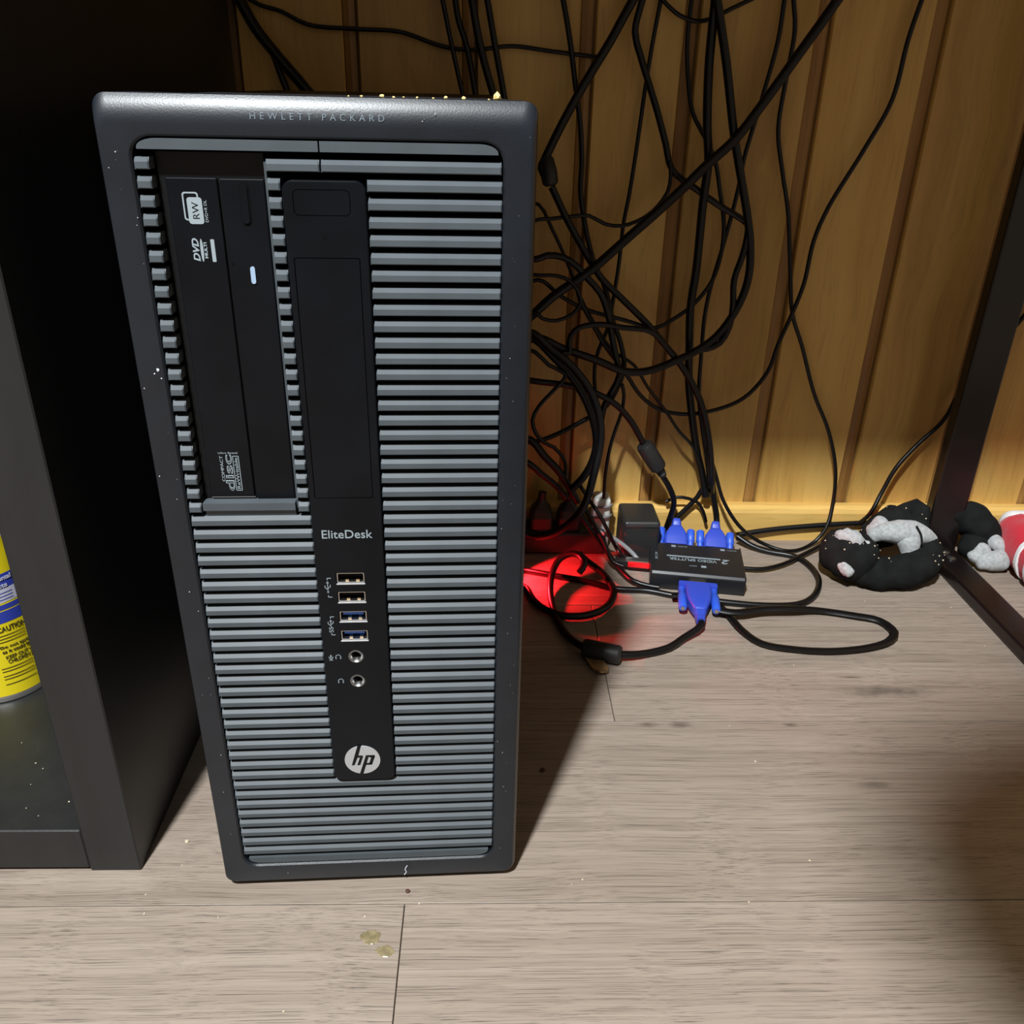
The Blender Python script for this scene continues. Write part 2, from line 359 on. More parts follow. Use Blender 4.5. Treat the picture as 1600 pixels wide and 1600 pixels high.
# --- optical drive, standing upright in its bay (front 6 mm behind the grille)
OD = boxo('optical_drive', 'drive', PC, 21.0 * mm - .089, 64.3 * mm - .089, .0072, .010, .2600, .4180)
boxo('tray_door', 'panel', OD, 23.9 * mm - .089, 44.7 * mm - .089, .0056, .0080, .2626, .4082, bev=.0004)
boxo('tray_edge_glint', 'steel', OD, 24.2 * mm - .089, 45.0 * mm - .089, .0060, .0070, .2617, .2623)  # bright strip stands in for the highlight along the door's bottom edge
boxo('drive_fascia', 'panel', OD, 45.7 * mm - .089, 64.0 * mm - .089, .0058, .0080, .2612, .4080, bev=.0004)
prismo('button_well', 'dark', OD, rr(53.2 * mm - .089, 57.4 * mm - .089, .3893, .4068, .0021), .0055, .0060)
bm = bmesh.new(); prism(bm, rr(53.9 * mm - .089, 56.7 * mm - .089, .3902, .4060, .0014), .0050, .0058)
obj('eject_button', bm, 'panel', OD)
prismo('activity_light', 'led_clear', OD, rr(54.5 * mm - .089, 56.5 * mm - .089, .3650, .3724, .0010), .0052, .0058)
prismo('emergency_hole', 'dark', OD, rr(46.7 * mm - .089, 47.9 * mm - .089, .3731, .3743, .0006), .0055, .0060)
Y = .0056
# RW logo (reads upwards)
def ring(name, mat, parent, o, i, y0, y1):
    bm = bmesh.new(); bridge(bm, [[(x, y1, z) for x, z in o], [(x, y0, z) for x, z in o], [(x, y0, z) for x, z in i], [(x, y1, z) for x, z in i]]); return obj(name, bm, mat, parent)
U = lambda u: u * mm - .089
ring('logo_outline', 'white_print', OD, rr(U(29.7), U(36.3), .3912, .4026, .0012), rr(U(30.3), U(35.7), .3918, .4020, .0008), Y - .0001, Y)
prismo('logo_plate', 'white_print', OD, rr(U(31.4), U(37.6), .3898, .4005, .0012), Y - .00016, Y)
lettering('RW', 'dark', OD, .0066, U(34.6), .3953, Y - .00016, 90, name='logo_letters', height=.0027, bold=-.01)
lettering('DVD+R DL', 'white_print', OD, .0088, U(38.8), .3950, Y, 90, name='logo_letters', height=.0012)
lettering('DVD', 'white_print', OD, .0096, U(32.6), .3792, Y, 90, name='logo_letters', height=.0028, bold=.03, shear=.25)
prismo('logo_ellipse', 'white_print', OD, [(U(35.1) + .00062 * math.cos(a), .3790 + .0048 * math.sin(a)) for a in [i * math.pi / 12 for i in range(24)]], Y - .0001, Y)
lettering('MULTI', 'white_print', OD, .0066, U(36.7), .3790, Y, 90, name='logo_letters', height=.0013, bold=.03)
prismo('logo_bar', 'white_print', OD, rr(U(39.0), U(40.6), .3742, .3836, .0003), Y - .0001, Y)
# compact disc logo
lettering('COMPACT', 'white_print', OD, .0132, U(31.0), .2772, Y, 90, name='logo_letters', height=.0014)
lettering('disc', 'white_print', OD, .0188, U(33.9), .2750, Y, 90, name='logo_letters', height=.0040, bold=.02)
lettering('disc', 'drive', OD, .0180, U(33.9), .2750, Y - .00008, 90, name='logo_letters', height=.0032, bold=-.022)
ring('logo_outline', 'white_print', OD, rr(U(36.3), U(39.3), .2656, .2838, .0005), rr(U(36.6), U(39.0), .2659, .2835, .0003), Y - .0001, Y)
lettering('ReWritable', 'white_print', OD, .0162, U(37.8), .2747, Y, 90, name='logo_letters', height=.0016)
lettering('Ultra Speed', 'white_print', OD, .0090, U(34.4), .2852, Y, 0, name='logo_letters', height=.0011)
# --- central port panel with real openings
PY = -.0006
bm = bmesh.new(); o = rr(U(71.9), U(106.4), .0840, .4084, .0045, 6); i2 = rr(U(72.4), U(105.9), .0845, .4079, .0040, 6)
bridge(bm, [[(x, .009, z) for x, z in o], [(x, PY + .0006, z) for x, z in o], [(x, PY, z) for x, z in i2]], True, True, True)
PP = obj('port_panel', bm, 'panel', PC)
cut = bmesh.new()
usb = [.2187, .2075, .1957, .1838]; jack = [.1707, .1547]
for z in usb: box(cut, U(81.6), U(96.2), -.01, .0075, z - .0036, z + .0032)
for z in jack: bridge(cut, [[(U(89.0) + .0040 * math.cos(a), y, z + .0040 * math.sin(a)) for a in [k * math.pi / 14 for k in range(28)]] for y in (-.01, .0075)], True, True, True)
cov = rr(U(74.5), U(102.6), .2638, .3775, .0008, 2); cov2 = rr(U(74.9), U(102.2), .2642, .3771, .0006, 2)
bridge(cut, [[(x, -.01, z) for x, z in cov], [(x, .0010, z) for x, z in cov], [(x, .0010, z) for x, z in cov2], [(x, -.01, z) for x, z in cov2], [(x, -.01, z) for x, z in cov]])
b1 = rr(U(76.2), U(99.8), .3945, .4050, .0022, 4); b2 = rr(U(76.55), U(99.45), .39485, .40465, .0019, 4)
bridge(cut, [[(x, -.01, z) for x, z in b1], [(x, .0004, z) for x, z in b1], [(x, .0004, z) for x, z in b2], [(x, -.01, z) for x, z in b2], [(x, -.01, z) for x, z in b1]])
bmesh.ops.remove_doubles(cut, verts=cut.verts[:], dist=1e-7)
co = obj('cutter', cut, 'dark', PC); bpy.context.view_layer.update()
bo = PP.modifiers.new('b', 'BOOLEAN'); bo.operation = 'DIFFERENCE'; bo.object = co; bo.solver = 'EXACT'
dg = bpy.context.evaluated_depsgraph_get(); nm = bpy.data.meshes.new_from_object(PP.evaluated_get(dg)); PP.modifiers.clear(); PP.data = nm
nm.materials.clear(); nm.materials.append(M['panel'])
for p in nm.polygons: p.material_index = 0
bpy.data.objects.remove(co)
prismo('button_mark', 'dark', PP, [(U(88.3) + .0009 * math.cos(a), .3858 + .0009 * math.sin(a)) for a in [k * math.pi / 8 for k in range(16)]], PY - .00008, PY)
lettering('EliteDesk', 'white_print', PP, .0248, U(88.8), .2441, PY, name='model_lettering', bold=.004)
for n, z in enumerate(usb):
    ring('port_shell', 'steel', PP, rr(U(82.0), U(95.8), z - .0030, z + .0028, .0006, 2), rr(U(82.5), U(95.3), z - .0025, z + .0023, .0005, 2), .0003, .0074)
    boxo('port_tongue', 'usb_blue' if n > 1 else 'dark', PP, U(83.6), U(94.2), .0012, .0073, z + .0002, z + .0019)
    for x in (86.2, 91.6): boxo('contact_spring', 'gold', PP, U(x), U(x + 1.7), .0006, .0040, z - .0025, z - .0013)
    boxo('port_sill', 'silver', PP, U(81.7), U(96.1), PY - .0001, .0003, z - .0036, z - .00325)
for z in jack:
    bm = bmesh.new(); circ = lambda r, y: [(U(89.0) + r * math.cos(a), y, z + r * math.sin(a)) for a in [k * math.pi / 14 for k in range(28)]]
    bridge(bm, [circ(.0040, .007), circ(.0040, PY - .0003), circ(.0035, PY - .0005), circ(.0026, PY + .0004), circ(.0022, .006)]); obj('jack_ring', bm, 'chrome', PP, smooth=True)
# usb tridents, brackets and headset marks, printed white
def strokes(name, parent, lines, wd, y, mat='white_print'):
    bm = bmesh.new()
    for ln in lines:
        for (x0, z0), (x1, z1) in zip(ln, ln[1:]):
            d = Vector((x1 - x0, z1 - z0)); n = Vector((-d.y, d.x)).normalized() * wd / 2; e = d.normalized() * wd * .3
            pts = [(x0 - e.x + n.x, z0 - e.y + n.y), (x0 - e.x - n.x, z0 - e.y - n.y), (x1 + e.x - n.x, z1 + e.y - n.y), (x1 + e.x + n.x, z1 + e.y + n.y)]
            prism(bm, [(U(a), b * mm) for a, b in pts], y - .0001, y)
    return obj(name, bm, mat, parent)
def disc2(cx, cz, r, n=10): return [[(cx + r * math.cos(2 * math.pi * i / n), cz + r * math.sin(2 * math.pi * i / n)) for i in range(n + 1)]]
for zc, ss in ((213.4, False), (190.2, True)):
    L = [[(79.0, zc + 5.6), (77.2, zc + 5.6), (77.2, zc + 4.6)], [(79.0, zc - 5.6), (77.2, zc - 5.6), (77.2, zc - 4.6)]]
    s = 1.2 if ss else 0
    L += [[(77.2, zc - 2.2 + s), (77.2, zc + 3.4)], [(76.7, zc + 2.8), (77.2, zc + 3.6), (77.7, zc + 2.8)], [(77.2, zc - 1.2 + s), (75.8, zc + .2 + s), (75.8, zc + 1.2 + s)], [(77.2, zc - .4 + s), (78.5, zc + .6 + s), (78.5, zc + 1.6 + s)]]
    if not ss: L += disc2(77.2, zc - 2.6, .35)
    strokes('port_symbol', PP, L, .34, PY)
    if ss: lettering('SS', 'white_print', PP, .0032, U(77.2), (zc - 2.4) * mm, PY, 90, name='port_symbol', height=.0022)
def headset(cx, cz):
    arc = [(cx + 1.35 * math.cos(a), cz + 1.35 * math.sin(a)) for a in [math.pi * i / 10 for i in range(11)]]
    return strokes('jack_symbol', PP, [[(cx + 1.35, cz - .9)] + arc + [(cx - 1.35, cz - .9)], [(cx - 1.15, cz - .1), (cx - 1.15, cz - 1.2)], [(cx + 1.15, cz - .1), (cx + 1.15, cz - 1.2)]], .38, PY)
headset(79.6, 170.4); headset(80.0, 154.6)
strokes('jack_symbol', PP, [[(75.6, 171.6), (75.6, 170.2)], [(75.9, 171.6), (75.9, 170.2)], [(74.8, 170.6), (74.9, 169.7), (75.75, 169.3), (76.6, 169.7), (76.7, 170.6)], [(75.75, 169.3), (75.75, 168.5)], [(74.9, 168.5), (76.6, 168.5)]], .36, PY)
# round emblem with two slanted letters
ER = .0100; EX, EZ = U(88.6), .0994
prismo('emblem_disc', 'silver', PP, [(EX + ER * math.cos(a), EZ + ER * math.sin(a)) for a in [k * math.pi / 24 for k in range(48)]], PY - .0007, PY)
bm = bmesh.new()
for poly in ([(-.235, 1.04), (-.035, 1.05), (-.215, .34), (-.47, -.35), (-.625, -.35)],
             [(-.215, .34), (.02, .34), (.045, .27), (-.15, -.35), (-.315, -.35), (-.135, .20), (-.27, .20)],
             [(.205, .35), (.385, .35), (.0, -.99), (-.19, -.97)],
             [(.34, .35), (.69, .35), (.715, .28), (.66, .12), (.345, .12 + .11)],
             [(.52, .25), (.712, .25), (.53, -.30), (.345, -.30)],
             [(.16, -.22), (.56, -.22), (.53, -.32), (.48, -.345), (.12, -.345)]):
    prism(bm, [(EX + x * ER, EZ + z * ER) for x, z in poly], PY - .00082, PY + .0002)
obj('emblem_letters', bm, 'panel', PP)
ml = lettering('HEWLETT·PACKARD', 'grey_print', PC, .0532, U(88.6), .4322, 0, name='maker_lettering', height=.0025, thick=.0001, spacing=1.75)
for v in ml.data.vertices:                       # follow the roll of the bezel
    t = max(0, (v.co.z - .4285) / .0168); v.co.y += .0168 * (1 - math.sqrt(1 - t * t)) - .00012
# dust and scuffs on the front
bm = bmesh.new()
dpos = [(-78.9, 327.8, 1.6), (-80.4, 326.1, .9), (-77.8, 323.9, .8), (-86, 319.2, .7), (-85, 412, .5), (-76.8, 392.8, .5), (-77.6, 389.8, .4), (-81.4, 418, .7), (41.4, 431.4, .5), (42.2, 432.3, .3), (46.6, 434.3, .5), (-79.7, 263.8, .4), (-86, 276, .8), (78.9, 333.4, .4), (79.4, 100.7, .4), (80.3, 74.7, .4), (-50.5, 10.7, .4), (-78.9, 104.9, .5), (-80.9, 77.4, .4), (-78.3, 200.3, .5), (-81.2, 211.9, .6)]
rnd = random.Random(3)
for _ in range(36): dpos.append((rnd.choice([rnd.uniform(-86, -77), rnd.uniform(76, 86)]), rnd.uniform(20, 430), rnd.uniform(.12, .3)))
for u, v, s in dpos:
    n = 6; ph = rnd.random() * 6; pts = [(u * mm + s * mm * .5 * rnd.uniform(.4, 1.1) * math.cos(ph + k * math.tau / n), v * mm + s * mm * .5 * rnd.uniform(.4, 1.1) * math.sin(ph + k * math.tau / n)) for k in range(n)]
    prism(bm, pts, -.0001, .0004)
obj('dust_specks', bm, 'dust', PC)['kind'] = 'stuff'
bm = bmesh.new(); tube(bm, catmull([(.0220, -.0003, .0133), (.0207, -.0004, .0100), (.0214, -.0004, .0083), (.0201, -.0003, .0056)], .0006), .0003, 5); obj('lint_thread', bm, 'dust', PC)

# ================================================================ CABINET
CB = empty('open_cabinet', (-.25, .24, 0)); tag(CB, 'black open-fronted cabinet with a wide front edge beside the computer', 'cabinet')
def cbox(name, x0, x1, y0, y1, z0, z1, bev=.0008):
    y1 -= .020
    return boxo(name, 'cabinet', CB, x0 + .25, x1 + .25, y0 - .24, y1 - .24, z0, z1, bev=bev, seg=1)
cbox('side_panel', -.0870, -.0558, .0098, .460, 0, .690); cbox('side_panel', -.4712, -.4400, .0098, .460, 0, .690)
cbox('bottom_shelf', -.4400, -.0870, .0098, .450, .0024, .0340); cbox('middle_shelf', -.4400, -.0870, .0120, .450, .385, .405)
cbox('top_panel', -.4400, -.0870, .0098, .450, .660, .690); cbox('back_panel', -.4400, -.0870, .450, .460, .0024, .690)

# ================================================================ SPRAY CAN
cx, cy, cr, cz = -.203, .162, .033, .034
CAN = empty('spray_can', (cx, cy, cz)); tag(CAN, 'yellow spray can with blue label bands on the bottom shelf of the black cabinet', 'can')
bm = bmesh.new(); lathe(bm, [(.0, .0035), (.028, .003), (.031, 0), (.0332, .0008), (.0334, .0040), (.0328, .0052)], n=64); obj('base_rim', bm, 'can_metal', CAN, smooth=True)
bm = bmesh.new(); lathe(bm, [(cr, .0052), (cr, .128)], n=64); obj('can_body', bm, 'can_yellow', CAN, smooth=True)
bm = bmesh.new(); lathe(bm, [(cr, .128), (cr, .150), (.031, .156), (.026, .163), (.020, .165), (.0, .165)], n=64); obj('can_shoulder', bm, 'can_white', CAN, smooth=True)
bm = bmesh.new(); lathe(bm, [(.022, .163), (.022, .188), (.019, .192), (0, .192)], n=40); obj('cap', bm, 'can_white', CAN, smooth=True)
FA = math.atan2(-.382 - cy, .156 - cx)     # side of the can facing the room
def band(name, mat, z0, z1, a0=-1.5, a1=1.5, dr=.00015):
    bm = bmesh.new(); n = 30; R = cr + dr; A = [FA + a0 + (a1 - a0) * k / n for k in range(n + 1)]
    bridge(bm, [[(R * math.cos(a), R * math.sin(a), z) for a in A] for z in (z0, z1)], False); return obj(name, bm, mat, CAN, smooth=True)
band('label_band', 'can_blue', .0905, .1017); band('label_panel', 'can_white', .0800, .0905)
band('label_band', 'can_blue', .0745, .0785); band('label_band', 'can_blue', .0645, .0735)
def wrap(s, z, h, width, left=-.62, mat='can_ink', **k):
    me, (a, b, c, d) = text_data(s, **k)
    for v in me.vertices:
        ang = FA + left + (v.co.x - a) / (b - a) * width / cr; R = cr + .0003 + (.0002 if v.co.z > 0 else 0)
        v.co = (R * math.cos(ang), R * math.sin(ang), z + (v.co.y - (c + d) / 2) / (d - c) * h)
    link('label_lettering', me, mat, CAN)
wrap('WARNING', .121, .0042, .022, -.50); wrap('Precautions', .111, .0036, .022, -.36)
wrap('Environmental', .0985, .0034, .026, -.24, 'can_white', bold=.02); wrap('Facts', .0930, .0034, .011, .10, 'can_white', bold=.02)
wrap('CAUTION', .0600, .0042, .019, .01, bold=.01)
wrap('Do not spray', .0455, .0026, .021, -.02, bold=.02); wrap('as it could leak', .0420, .0026, .022, .0, bold=.02)
wrap('KEEP OUT OF', .0370, .0030, .020, .04); wrap('CHILDREN AND', .0333, .0030, .022, .06)
for z in (.0870, .0845, .0820): band('label_rule', 'can_blue', z, z + .0005, -.7, .5, .0003)
for z in (.0545, .0520, .0495, .0280, .0255, .0215, .0190, .0145): band('label_rule', 'can_ink', z, z + .0006, -.1, .55, .0003)

# ================================================================ DESK
DK = empty('desk', (.20, .24, 0)); tag(DK, 'dark desk with a slim square metal leg and flat floor bar', 'desk')
def dbox(name, mat, x0, x1, y0, y1, z0, z1, bev=.002): return boxo(name, mat, DK, x0 - .20, x1 - .20, y0 - .24, y1 - .24, z0, z1, bev=bev)
dbox('tabletop', 'desk_top', -.47, .72, -.012, .462, .6955, .722)
dbox('leg', 'desk_metal', .6272, .6632, .421, .436, .0, .695); dbox('leg', 'desk_metal', .6272, .6632, .005, .030, .0, .695)
dbox('floor_bar', 'desk_metal', .6290, .6580, .030, .421, .001, .0135)
dbox('side_rail', 'desk_metal', .6290, .6610, .030, .420, .665, .695)
for y in (.405, .392):
    bm = bmesh.new(); lathe(bm, [(.0045, 0), (.0045, .0015), (.002, .0028), (0, .0028)], n=16); obj('bolt', bm, 'chrome', DK, (.6435 - .20, y - .24, .0135), smooth=True)

# ================================================================ CABLES
CABLES = [['signal_cable', 'thin black cable sagging across the wall from upper left above the tower', 0.0018, 'cord', [[-0.1946, 0.462, 0.693], [-0.1136, 0.462, 0.5768], [-0.0416, 0.462, 0.5048], [-0.0169, 0.462, 0.497], [0.0038, 0.462, 0.4881], [0.0414, 0.462, 0.4856], [0.082, 0.462, 0.4842], [0.1172, 0.462, 0.4744], [0.1419, 0.462, 0.472], [0.1776, 0.462, 0.4757], [0.2109, 0.462, 0.4726], [0.2544, 0.462, 0.4687]]],
 ['power_cable', 'thick black cord slanting down to a strain relief at the tower corner', 0.0039, 'cord', [[0.3773, 0.452, 0.693], [0.3253, 0.452, 0.5859], [0.2791, 0.452, 0.5139], [0.2709, 0.4505, 0.4997], [0.2612, 0.449, 0.4819], [0.2497, 0.4475, 0.4634], [0.236, 0.446, 0.4409], [0.2206, 0.4445, 0.4129], [0.2075, 0.443, 0.3857], [0.2053, 0.4415, 0.3804], [0.2125, 0.44, 0.369]]],
 ['power_cable', 'black cord leaving the strain relief and running diagonally down to the blue plugs', 0.0032400000000000003, 'cord', [[0.215, 0.44, 0.3647], [0.2307, 0.4392, 0.3361], [0.2552, 0.4383, 0.2985], [0.2649, 0.4375, 0.2854], [0.2875, 0.4367, 0.2651], [0.3119, 0.4358, 0.2431], [0.3289, 0.435, 0.2249], [0.3449, 0.4342, 0.2076], [0.3611, 0.4333, 0.1854], [0.3732, 0.4325, 0.1626], [0.3847, 0.4317, 0.1255], [0.3914, 0.4308, 0.0905], [0.4008, 0.452, 0.055]]],
 ['signal_cable', 'thin black cable dropping past the tower top and curling back left behind it', 0.0024300000000000003, 'cord', [[0.1793, 0.458, 0.693], [0.2007, 0.458, 0.5826], [0.2198, 0.458, 0.5106], [0.2265, 0.4567, 0.4824], [0.234, 0.4554, 0.4433], [0.2395, 0.4542, 0.4129], [0.242, 0.4529, 0.3867], [0.2423, 0.4516, 0.3597], [0.2464, 0.4503, 0.3377], [0.2523, 0.4491, 0.3152], [0.2595, 0.4478, 0.2951], [0.2675, 0.4465, 0.2807], [0.275, 0.4452, 0.26], [0.279, 0.4439, 0.2449], [0.2886, 0.4427, 0.2222], [0.2934, 0.4414, 0.1983], [0.2868, 0.4401, 0.1743], [0.2781, 0.4388, 0.1592], [0.2564, 0.4376, 0.1445], [0.2247, 0.4363, 0.1274], [0.2079, 0.435, 0.1222], [0.1779, 0.4375, 0.1211], [0.15, 0.44, 0.12]]],
 ['power_cable', 'thickest black cord running straight from upper right down to the tower edge', 0.00429, 'cord', [[0.549, 0.43, 0.693], [0.4932, 0.43, 0.588], [0.4436, 0.43, 0.516], [0.4332, 0.4296, 0.4994], [0.4196, 0.4292, 0.4786], [0.3929, 0.4287, 0.4375], [0.3725, 0.4283, 0.4085], [0.3473, 0.4279, 0.3843], [0.3346, 0.4275, 0.3709], [0.3085, 0.4271, 0.3457], [0.2816, 0.4267, 0.3209], [0.258, 0.4262, 0.299], [0.2427, 0.4258, 0.2873], [0.218, 0.4254, 0.2695], [0.2042, 0.425, 0.2563], [0.1742, 0.4325, 0.2281], [0.13, 0.44, 0.2]]],
 ['signal_cable', 'black cable with a slight kink crossing to the right hand loops', 0.0029700000000000004, 'cord', [[0.3175, 0.455, 0.693], [0.3009, 0.455, 0.5849], [0.2861, 0.455, 0.5129], [0.2816, 0.454, 0.4883], [0.2872, 0.453, 0.4716], [0.2955, 0.452, 0.4522], [0.3061, 0.451, 0.4272], [0.3158, 0.45, 0.4016], [0.3235, 0.449, 0.3805], [0.3466, 0.448, 0.3648], [0.3705, 0.447, 0.3504], [0.3925, 0.446, 0.3392], [0.3989, 0.445, 0.3344]]],
 ['signal_cable', 'thin black cable curving under in a shallow bowl towards the tower', 0.0018, 'cord', [[0.3206, 0.447, 0.3887], [0.3224, 0.4463, 0.3754], [0.3207, 0.4456, 0.3618], [0.3088, 0.4449, 0.3451], [0.2947, 0.4442, 0.336], [0.2802, 0.4435, 0.3319], [0.2653, 0.4428, 0.3334], [0.2501, 0.4421, 0.3405], [0.2354, 0.4414, 0.3398], [0.215, 0.4407, 0.3373], [0.2045, 0.44, 0.3366], [0.1745, 0.445, 0.3233], [0.15, 0.45, 0.31]]],
 ['signal_cable', 'thin black cable hanging almost straight then hooking near the middle tangle', 0.00189, 'cord', [[0.3266, 0.464, 0.693], [0.3142, 0.464, 0.586], [0.3033, 0.464, 0.514], [0.2995, 0.4622, 0.4867], [0.2963, 0.4603, 0.4587], [0.2908, 0.4585, 0.3872], [0.2874, 0.4566, 0.3545], [0.2845, 0.4548, 0.335], [0.2825, 0.4529, 0.2964], [0.2789, 0.4511, 0.2587], [0.2759, 0.4492, 0.2361], [0.2683, 0.4474, 0.2155], [0.2649, 0.4455, 0.1966], [0.2669, 0.4437, 0.1728], [0.2719, 0.4418, 0.1513], [0.2746, 0.44, 0.1279]]],
 ['signal_cable', 'short thin black cable drooping in a curve at the top edge', 0.0018, 'cord', [[0.1503, 0.461, 0.693], [0.2313, 0.461, 0.5858], [0.3033, 0.461, 0.5138], [0.311, 0.461, 0.5074], [0.3198, 0.461, 0.5019], [0.3329, 0.461, 0.498], [0.3464, 0.461, 0.4997], [0.362, 0.461, 0.5072], [0.3815, 0.461, 0.5161]]],
 ['signal_cable', 'thin black cable sweeping in a wide arc from top centre back to the tower', 0.00198, 'cord', [[0.334, 0.463, 0.693], [0.3315, 0.463, 0.5865], [0.3292, 0.463, 0.5145], [0.3284, 0.4614, 0.4849], [0.3319, 0.4599, 0.4555], [0.3387, 0.4583, 0.4277], [0.3509, 0.4567, 0.4088], [0.3629, 0.4552, 0.3889], [0.3707, 0.4536, 0.3619], [0.3775, 0.4521, 0.3342], [0.378, 0.4505, 0.3084], [0.3718, 0.4489, 0.2819], [0.3556, 0.4474, 0.2595], [0.337, 0.4458, 0.2454], [0.3218, 0.4442, 0.238], [0.2899, 0.4427, 0.2454], [0.2502, 0.4411, 0.2562], [0.2269, 0.4396, 0.2683], [0.2051, 0.438, 0.2831], [0.1751, 0.444, 0.2566], [0.15, 0.45, 0.23]]],
 ['monitor_cable', 'thick black cable hanging straight down behind the right blue plugs', 0.0039, 'cord', [[0.3418, 0.44, 0.693], [0.343, 0.44, 0.5851], [0.3441, 0.44, 0.5131], [0.3448, 0.4404, 0.4653], [0.3493, 0.4408, 0.4157], [0.3537, 0.4413, 0.3897], [0.3532, 0.4417, 0.3519], [0.3541, 0.4421, 0.2948], [0.3528, 0.4425, 0.2587], [0.3566, 0.4429, 0.2148], [0.359, 0.4433, 0.1888], [0.3655, 0.4438, 0.1552], [0.3757, 0.4442, 0.1133], [0.3864, 0.4446, 0.0807], [0.3926, 0.445, 0.0582]]],
 ['monitor_cable', 'thick black cable swinging in a wide loop round to the tower', 0.0037049999999999995, 'cord', [[0.2937, 0.436, 0.693], [0.3205, 0.436, 0.5848], [0.3443, 0.436, 0.5128], [0.3514, 0.435, 0.489], [0.358, 0.434, 0.4655], [0.3716, 0.433, 0.4114], [0.3794, 0.432, 0.3856], [0.3927, 0.431, 0.3429], [0.398, 0.43, 0.3207], [0.4006, 0.429, 0.2922], [0.395, 0.428, 0.2657], [0.3774, 0.427, 0.2352], [0.3575, 0.426, 0.2196], [0.3426, 0.425, 0.2122], [0.3125, 0.424, 0.2006], [0.2906, 0.423, 0.2006], [0.2619, 0.422, 0.2119], [0.2306, 0.421, 0.2224], [0.2047, 0.42, 0.2327], [0.1747, 0.43, 0.2114], [0.14, 0.44, 0.19]]],
 ['monitor_cable', 'black cable making the inner strand of the wide loop', 0.0029700000000000004, 'cord', [[0.3948, 0.432, 0.3383], [0.3947, 0.431, 0.325], [0.3922, 0.429, 0.3094], [0.3873, 0.4285, 0.288], [0.3894, 0.428, 0.2626], [0.3882, 0.4275, 0.2433], [0.3814, 0.427, 0.2285], [0.3696, 0.4265, 0.2228], [0.3603, 0.426, 0.2222]]],
 ['signal_cable', 'thin black cable weaving between the thick cords down to the blue plugs', 0.00198, 'cord', [[0.4146, 0.462, 0.693], [0.4111, 0.462, 0.5883], [0.4081, 0.462, 0.5163], [0.4069, 0.4602, 0.4857], [0.399, 0.4583, 0.4387], [0.3895, 0.4565, 0.3893], [0.3873, 0.4547, 0.3638], [0.3799, 0.4528, 0.3168], [0.3719, 0.451, 0.2755], [0.3692, 0.4492, 0.2482], [0.3698, 0.4473, 0.2138], [0.3722, 0.4455, 0.1682], [0.3801, 0.4437, 0.1312], [0.3881, 0.4418, 0.1001], [0.3932, 0.44, 0.0718]]],
 ['signal_cable', 'thin black cable falling in a long wave and looping across the floor', 0.00198, 'cord', [[0.3803, 0.463, 0.693], [0.3992, 0.463, 0.5886], [0.416, 0.463, 0.5166], [0.4209, 0.4626, 0.4934], [0.4193, 0.4622, 0.4549], [0.4187, 0.4619, 0.4147], [0.4275, 0.4615, 0.3815], [0.4384, 0.4611, 0.3466], [0.446, 0.4607, 0.3108], [0.4506, 0.4603, 0.2864], [0.4584, 0.46, 0.2501], [0.4732, 0.4596, 0.2183], [0.4943, 0.4592, 0.1686], [0.5161, 0.4588, 0.1291], [0.5311, 0.4584, 0.0887], [0.5362, 0.458, 0.0534], [0.5285, 0.445, 0.0203], [0.5141, 0.4398, 0.004], [0.4828, 0.4234, 0.004], [0.4589, 0.4316, 0.008], [0.4321, 0.432, 0.0262], [0.4096, 0.435, 0.0564], [0.3975, 0.438, 0.0874], [0.3865, 0.44, 0.1151]]],
 ['signal_cable', 'thin black cable slanting down the bare boards and arcing back left', 0.00207, 'cord', [[0.5584, 0.463, 0.693], [0.5415, 0.463, 0.5912], [0.5265, 0.463, 0.5192], [0.5207, 0.4616, 0.4883], [0.5163, 0.4602, 0.4412], [0.4988, 0.4588, 0.3999], [0.4747, 0.4574, 0.3494], [0.4661, 0.456, 0.3207], [0.4629, 0.4546, 0.2798], [0.4555, 0.4532, 0.2504], [0.446, 0.4518, 0.2201], [0.44, 0.4504, 0.1943], [0.419, 0.449, 0.1663], [0.3876, 0.4476, 0.1527], [0.3549, 0.4462, 0.1494], [0.3297, 0.4448, 0.1564], [0.3121, 0.4434, 0.1702], [0.2973, 0.442, 0.1903], [0.2831, 0.4406, 0.2081], [0.2726, 0.4392, 0.221], [0.2586, 0.4378, 0.2431], [0.2462, 0.4364, 0.2645], [0.241, 0.435, 0.2796]]],
 ['signal_cable', 'thin black cable descending from behind the metal leg onto the floor', 0.00225, 'cord', [[0.7179, 0.464, 0.2968], [0.6932, 0.464, 0.2502], [0.6849, 0.464, 0.2359], [0.6668, 0.464, 0.2033], [0.6479, 0.463, 0.1714], [0.6369, 0.46, 0.1415], [0.6112, 0.455, 0.1137], [0.5929, 0.45, 0.0907], [0.5818, 0.446, 0.0641], [0.5709, 0.44, 0.041], [0.5618, 0.4623, 0.01], [0.5259, 0.4362, 0.006], [0.4916, 0.4105, 0.005], [0.4693, 0.3938, 0.005], [0.4426, 0.3829, 0.005], [0.4166, 0.3852, 0.005]]],
 ['power_cable', 'black cord lying along the skirting to the dark sock', 0.0029700000000000004, 'cord', [[0.4328, 0.4495, 0.0093], [0.4538, 0.4505, 0.0129], [0.4818, 0.4515, 0.0165], [0.5236, 0.4515, 0.0208], [0.5586, 0.4515, 0.0234], [0.6113, 0.4515, 0.0262]]],
